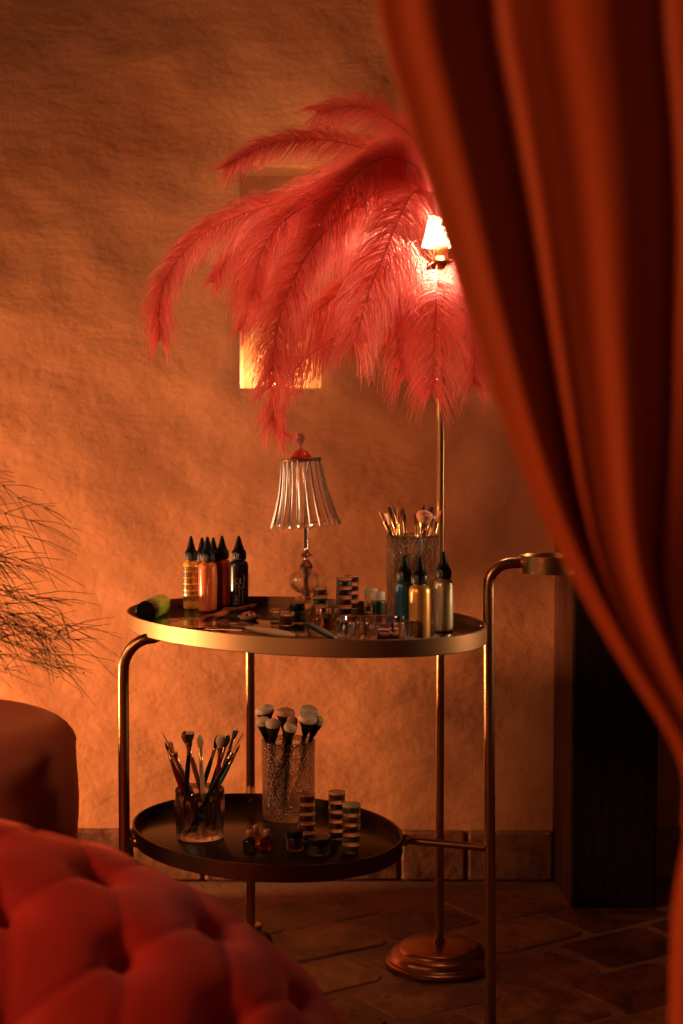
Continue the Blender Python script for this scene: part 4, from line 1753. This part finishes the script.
jar(275.5, 622, 12.5, 12.5, TZ, C_CREAM, 'nearly empty clear pot, leftmost of the small pots on the upper tray', fill=.2)
jar(285.5, 626.5, 15.5, 14.0, TZ, C_RED, 'clear pot of dusty red pigment in front of the leftmost clear pot', fill=.6)
jar(297, 624, 15.5, 20, TZ, C_OLV, 'larger pot with a black lid in front of the glass lamp', lid=BLACK, fill=.7)
# red knobbed pot behind
jar(300, 611, 10, 14, TZ, C_PINK, 'small pot with a coral lid behind the black-lidded pot', lid=mat('coral_lid', (.7, .2, .12), .3, coat=.6), fill=.5)
jar(371, 613, 13, 24, TZ, C_CREAM, 'pot with a milky white lid, left of the green glitter pot', lid=WHITE_LID, fill=.25)
jar(378, 616, 14.5, 24, TZ, C_GRN, 'pot of green glitter with a milky lid beside the brush vase', lid=WHITE_LID, fill=.7)


def vial(px, pyb, wpx, hpx, z0, col, label, group):
    b = T(px, pyb, z0)
    r = wpx / 2 * b.y / F
    b = b + Vector((0, r, 0))
    h = hpx * b.y / F
    root = empty('vial', (b.x, b.y, z0))
    tag(root, label, 'vial', group)
    m = MB()
    hb = h * .56
    m.lathe([(0, 0), (r * .92, 0), (r, r * .12), (r, hb * .86), (r * .85, hb), (r * .42, hb * 1.06), (r * .38, hb * 1.2), (0, hb * 1.2)], (0, 0, 0), 24)
    m.build('glass_body', mat(col[0], col[1], .08, trans=.85, ior=1.45), root, angle=50)
    c = MB()
    c.lathe([(0, hb * 1.2), (r * .5, hb * 1.2), (r * .56, hb * 1.24), (r * .56, h * .95), (r * .45, h), (0, h)], (0, 0, 0), 20)
    c.build('stopper', mat(col[2], col[3], .3, .2), root, angle=50)
    return root


AMB = ('amber_glass', (.75, .25, .1), 'copper_stopper', (.5, .2, .1))
DRK = ('dark_red_glass', (.35, .05, .03), 'copper_stopper', (.5, .2, .1))
GRNV = ('smoky_glass', (.10, .09, .06), 'copper_stopper', (.5, .2, .1))
YEL = ('yellow_glass', (.8, .6, .2), 'copper_stopper', (.5, .2, .1))
GV = 'little vials on the upper tray'
vial(318.5, 627, 11, 18, TZ, AMB, 'little amber vial, leftmost in front of the stacked pots', GV)
vial(328.5, 626, 9.5, 17.5, TZ, DRK, 'little dark red vial between the amber and the yellow vials', GV)
vial(337, 625, 8, 16, TZ, YEL, 'little yellow vial touching the ribbed glass dish', GV)
vial(311.5, 620, 8, 15, TZ, YEL, 'little pale vial tucked behind the amber one', GV)
GW = 'three tiny vials on the lower tray'
vial(248.7, 851.5, 13, 20, LZ, GRNV, 'tiny blackish vial, leftmost of the lower tray trio', GW)
vial(255.5, 845, 10.5, 19, LZ, AMB, 'tiny amber vial at the back of the lower tray trio', GW)
vial(266.3, 850.5, 13, 20, LZ, DRK, 'tiny dark red vial, rightmost of the lower tray trio', GW)

# lower tray stacks
five = ['bottom', 'second from the bottom', 'middle', 'second from the top', 'top']


def five_stack(px, pyb, w, h, conts, where, gname, toplid=None):
    items = []
    for k, (c, cn) in enumerate(conts):
        items.append((c, '%s pot, %s of the %s' % (cn, five[k], where), toplid if k == 4 else None))
    stack(px, pyb, w, h, LZ, items, gname)


five_stack(306.3, 842, 17.5, 9.6, [(C_BLK, 'black'), (C_MAR, 'maroon'), (C_RED, 'red'), (C_RED, 'red'), (C_RED, 'red')], 'left lower-tray stack', 'pots in the left stack on the lower tray')
five_stack(336.8, 840, 17, 9.6, [(C_BLK, 'black'), (C_RED, 'red'), (C_RED, 'red'), (C_MAR, 'maroon'), (C_ORG, 'amber')], 'rear lower-tray stack', 'pots in the rear stack on the lower tray', mat('amber_lid', (.6, .26, .08), .4))
five_stack(351.3, 854, 18.5, 9.9, [(C_OLV, 'pale olive'), (C_CREAM, 'cream'), (C_MAR, 'maroon'), (C_ORG, 'amber'), (C_OLV, 'pale olive')], 'front right lower-tray stack', 'pots in the front right stack on the lower tray', mat('olive_lid', (.38, .34, .16), .4))
jar(294.5, 851.5, 17, 20, LZ, C_MAR, 'dark pot with a black lid at the foot of the left lower stack', lid=BLACK, fill=.7)
jar(318.5, 856.5, 23, 17, LZ, C_BLK, 'wide flat pot with a black lid, nearest on the lower tray', lid=BLACK, fill=.7)

# ================================================================== RIBBED GLASS DISH


def dish():
    a, b_ = T(338, 634, TZ), T(412, 634, TZ)
    front = T(375, 645, TZ)
    rx = (b_.x - a.x) / 2
    cx = (a.x + b_.x) / 2
    ry = 0.054
    cy = front.y + ry + 0.014
    root = empty('ribbed_glass_dish', (cx, cy, TZ))
    tag(root, 'oval ribbed clear glass dish at the front of the upper tray', 'dish')
    h = 21 * cy / F
    seg = 192
    nfl = 26

    def ring(off, z, fl):
        out = []
        for j in range(seg):
            t = 2 * PI * j / seg
            ca, sa = math.cos(t), math.sin(t)
            e = 2.6
            x = (rx - off) * math.copysign(abs(ca) ** (2 / e), ca)
            y = (ry - off) * math.copysign(abs(sa) ** (2 / e), sa)
            s = 1 + fl * abs(math.cos(nfl * t / 2))
            out.append((x * s, y * s, z))
        return out
    mb = MB()
    R = [ring(.004, 0, 0), ring(.002, .0015, .02), ring(.0, h * .4, .055), ring(.0, h * .85, .055), ring(.001, h, .05), ring(.0045, h, .0), ring(.006, h * .8, 0), ring(.007, .008, 0), ring(.012, .006, 0)]
    mb.rings(R, True, True)
    mb.build('dish_body', mat('cut_glass', (1, 1, .97), .01, trans=1.0, ior=1.5, clear=0.0), root, angle=20)
    p = empty('powder_puff', (cx + .022, cy + .004, TZ + .0063))
    tag(p, 'dusty pink powder puff lying in the ribbed glass dish', 'powder puff')
    q = MB()
    q.lathe([(0, 0), (.016, 0), (.0180, .002), (.0175, .005), (.013, .0070), (0, .0076)], (0, 0, 0), 36, sy=.9)
    q.build('pad', mat('dusty_pink_cloth', (.5, .14, .11), .9), p, angle=180)
    q = MB()
    q.box((0, 0, .0081), (.033, .008, .001), rz=.3)
    q.build('ribbon', mat('pink_ribbon', (.6, .2, .15), .5), p)


dish()

# ================================================================== FLAT THINGS ON THE UPPER TRAY


def slab_outline(pts, z0, th, m, name, parent=None, **k):
    mb = MB()
    mb.rings([[(x, y, z0) for x, y in pts], [(x, y, z0 + th) for x, y in pts]], True, True)
    return mb.build(name, m, parent, smooth=False)


def palette():
    c = T(187, 624.5, TZ)
    root = empty('mixing_palette', (c.x, c.y, TZ))
    tag(root, 'flat mirror-like mixing palette with green and coral paint smears', 'palette')
    n = 40
    rx, ry = 0.058, 0.080
    pts = [(rx * math.cos(2 * PI * j / n) * (1 + .08 * math.cos(2 * PI * j / n * 2)), ry * math.sin(2 * PI * j / n)) for j in range(n)]
    slab_outline(pts, 0.0004, .0022, mat('silver_palette', (.26, .18, .12), .14, .9), 'plate', root)

    def blob(dx, dy, r, m, name, s=1.5):
        b = MB()
        rnd = random.Random(int(dx * 1e4))
        ph = rnd.uniform(0, 6)
        for_r = [(r * (1 + .2 * math.sin(3 * 2 * PI * j / 24 + ph)) * math.cos(2 * PI * j / 24) * s, r * (1 + .2 * math.sin(3 * 2 * PI * j / 24 + ph)) * math.sin(2 * PI * j / 24)) for j in range(24)]
        b.rings([[(dx + x, dy + y, .0026) for x, y in for_r], [(dx + x * .9, dy + y * .9, .0036) for x, y in for_r], [(dx + x * .5, dy + y * .5, .0042) for x, y in for_r]], True, True)
        return b.build(name, m, root)
    p = T(191, 620.5, TZ) - root.location
    blob(p.x, p.y, .014, mat('wet_green_paint', (.16, .42, .03), .2, coat=.5), 'green_smear', 1.6)
    p = T(172, 622, TZ) - root.location
    blob(p.x, p.y, .010, mat('wet_peach_paint', (.65, .26, .13), .25, coat=.5), 'coral_smear', 1.6)
    p = T(186, 628, TZ) - root.location
    blob(p.x, p.y, .007, mat('wet_cream_paint', (.75, .5, .3), .25, coat=.5), 'cream_smear', 1.9)


palette()


def palette2():
    c = T(225, 626, TZ)
    root = empty('mixing_plate', (c.x, c.y, TZ))
    tag(root, 'thin shiny plate with a yellow dab and a red smear under the metal spatula', 'palette')
    pts = [(-.045, -.035), (.035, -.055), (.05, -.01), (.035, .05), (-.03, .055), (-.05, .01)]
    slab_outline(pts, 0.0004, .0015, mat('dull_silver', (.42, .28, .18), .18, 1.0), 'plate', root)
    for (px, py, r, col, nm, s) in ((234, 624.5, .006, (.8, .45, .05), 'yellow_dab', 1.5), (203, 626.5, .0075, (.6, .05, .03), 'red_smear', 1.3)):
        p = T(px, py, TZ) - root.location
        b = MB()
        b.lathe([(0, .0018), (r, .0018), (r * .9, .0028), (r * .4, .0036), (0, .0038)], (p.x, p.y, 0), 20, sx=s)
        b.build(nm, mat(nm + '_paint', col, .25, coat=.4), root)


palette2()

# rusty red brush, lying
a = T(203, 621.5, TZ) + Vector((0, 0, .0062))
b = T(257, 607.5, TZ) + Vector((0, 0, .0062))
HAND['rust'] = mat('rust_handle', (.42, .10, .035), .45)
HAIR['rust'] = mat('red_bristle', (.45, .035, .02), .7)
o = brush(b, a, 'rust', 'rust', 'rust', 'flat', .0075, 'rusty red flat brush lying behind the little dish of beads', None, name='paint_brush', hw=.0052, ferr=HAND['rust'])
# palette knife
KN = empty('palette_knife', (0, 0, 0))
tag(KN, 'palette knife with thin steel blade and pale wooden handle, lying along the front', 'palette knife')
a = T(216, 624.5, TZ) + Vector((0, 0, .0050))
b = T(246, 631, TZ) + Vector((0, 0, .0062))
c = T(296, 639, TZ) + Vector((0, 0, .0062))
KN.location = (b.x, b.y, TZ)
off = -Vector(KN.location)
m = MB()
d = (b - a).normalized()
s = d.cross(Vector((0, 0, 1))).normalized()
m.rings([[a + s * .001 + off, a + Vector((0, 0, .0008)) + off, a - s * .001 + off], [a.lerp(b, .3) + s * .006 + off, a.lerp(b, .3) + Vector((0, 0, .0009)) + off, a.lerp(b, .3) - s * .006 + off], [a.lerp(b, .8) + s * .004 + off, a.lerp(b, .8) + Vector((0, 0, .001)) + off, a.lerp(b, .8) - s * .004 + off], [b + s * .002 + off, b + Vector((0, 0, .002)) + off, b - s * .002 + off]], True, True)
m.build('blade', STEEL, KN, angle=30)
m = MB()
n = 10
m.tube([b.lerp(c, i / n) + off for i in range(n + 1)], [.0030, .0042, .0052, .0056, .0058, .0059, .0058, .0056, .0052, .0044, .0026], 14)
m.build('handle', HAND['pale'], KN)
# teal pen brush
a = T(300, 620.5, TZ) + Vector((0, 0, .0045))
b = T(337.5, 641, TZ) + Vector((0, 0, .0045))
HAND['tealm'] = mat('pearly_teal', (.10, .26, .22), .25, .3)
brush(a, b, 'tealm', 'cream', 'cream', 'fine', .003, 'teal slim pen brush lying left of the ribbed glass dish', None, name='pen_brush', hw=.0040, ferr=HAND['tealm'])

# bead dish
p = T(248, 621, TZ)
r = 11 * p.y / F
p = p + Vector((0, r, 0))
bd = empty('bead_dish', (p.x, p.y, TZ))
tag(bd, 'tiny pale round dish in the middle of the left upper tray', 'dish')
m = MB()
m.lathe([(0, 0), (r * .7, 0), (r * .98, .006), (r, .008), (r * .95, .0082), (r * .68, .002), (0, .002)], (0, 0, 0), 36)
m.build('dish_body', mat('pale_ceramic', (.62, .48, .32), .35), bd, angle=60)
bs = MB()
rnd = random.Random(4)
for k in range(90):
    a_ = rnd.uniform(0, 2 * PI)
    q = r * .78 * math.sqrt(rnd.random())
    bs.ball((p.x + q * math.cos(a_), p.y + q * math.sin(a_), TZ + .0052 + (1 - (q / r) ** 2) * .009 * rnd.uniform(.3, 1.1)), rnd.uniform(.0018, .0028), 8, 6)
    bs.mi[-len(bs.mi):]
nb_f = len(bs.f) // 90
bs.mi = sum([[rnd.choice([0, 1, 1, 2])] * nb_f for _ in range(90)], [])
bo = bs.build('beads', [mat('cream_bead', (.8, .55, .35), .2, coat=.5), mat('red_bead', (.6, .07, .04), .15, coat=.6), mat('coral_bead', (.75, .25, .15), .2, coat=.5)])
tag(bo, 'heap of red and cream beads filling the tiny dish', 'beads')
bo['kind'] = 'stuff'
# small card
c = T(230, 609, TZ)
cd = slab_outline([(c.x - .018, c.y - .02), (c.x + .016, c.y - .028), (c.x + .022, c.y + .012), (c.x - .012, c.y + .02)], TZ + .0004, .0012, mat('grey_card', (.5, .38, .3), .6), 'sample_card')
tag(cd, 'small pale card lying between the bottles and the bead dish', 'card')
# round saucer at the lamp's foot
c = T(284, 601, TZ)
sd = MB()
sd.lathe([(0, .0003), (.02, .0003), (.033, .004), (.034, .0055), (.02, .0022), (0, .002)], (c.x, c.y - .006, TZ), 36)
so = sd.build('saucer', mat('rose_saucer', (.6, .32, .2), .25, .6), None, angle=60)
tag(so, 'shallow rose metal saucer left of the glass lamp base', 'saucer')
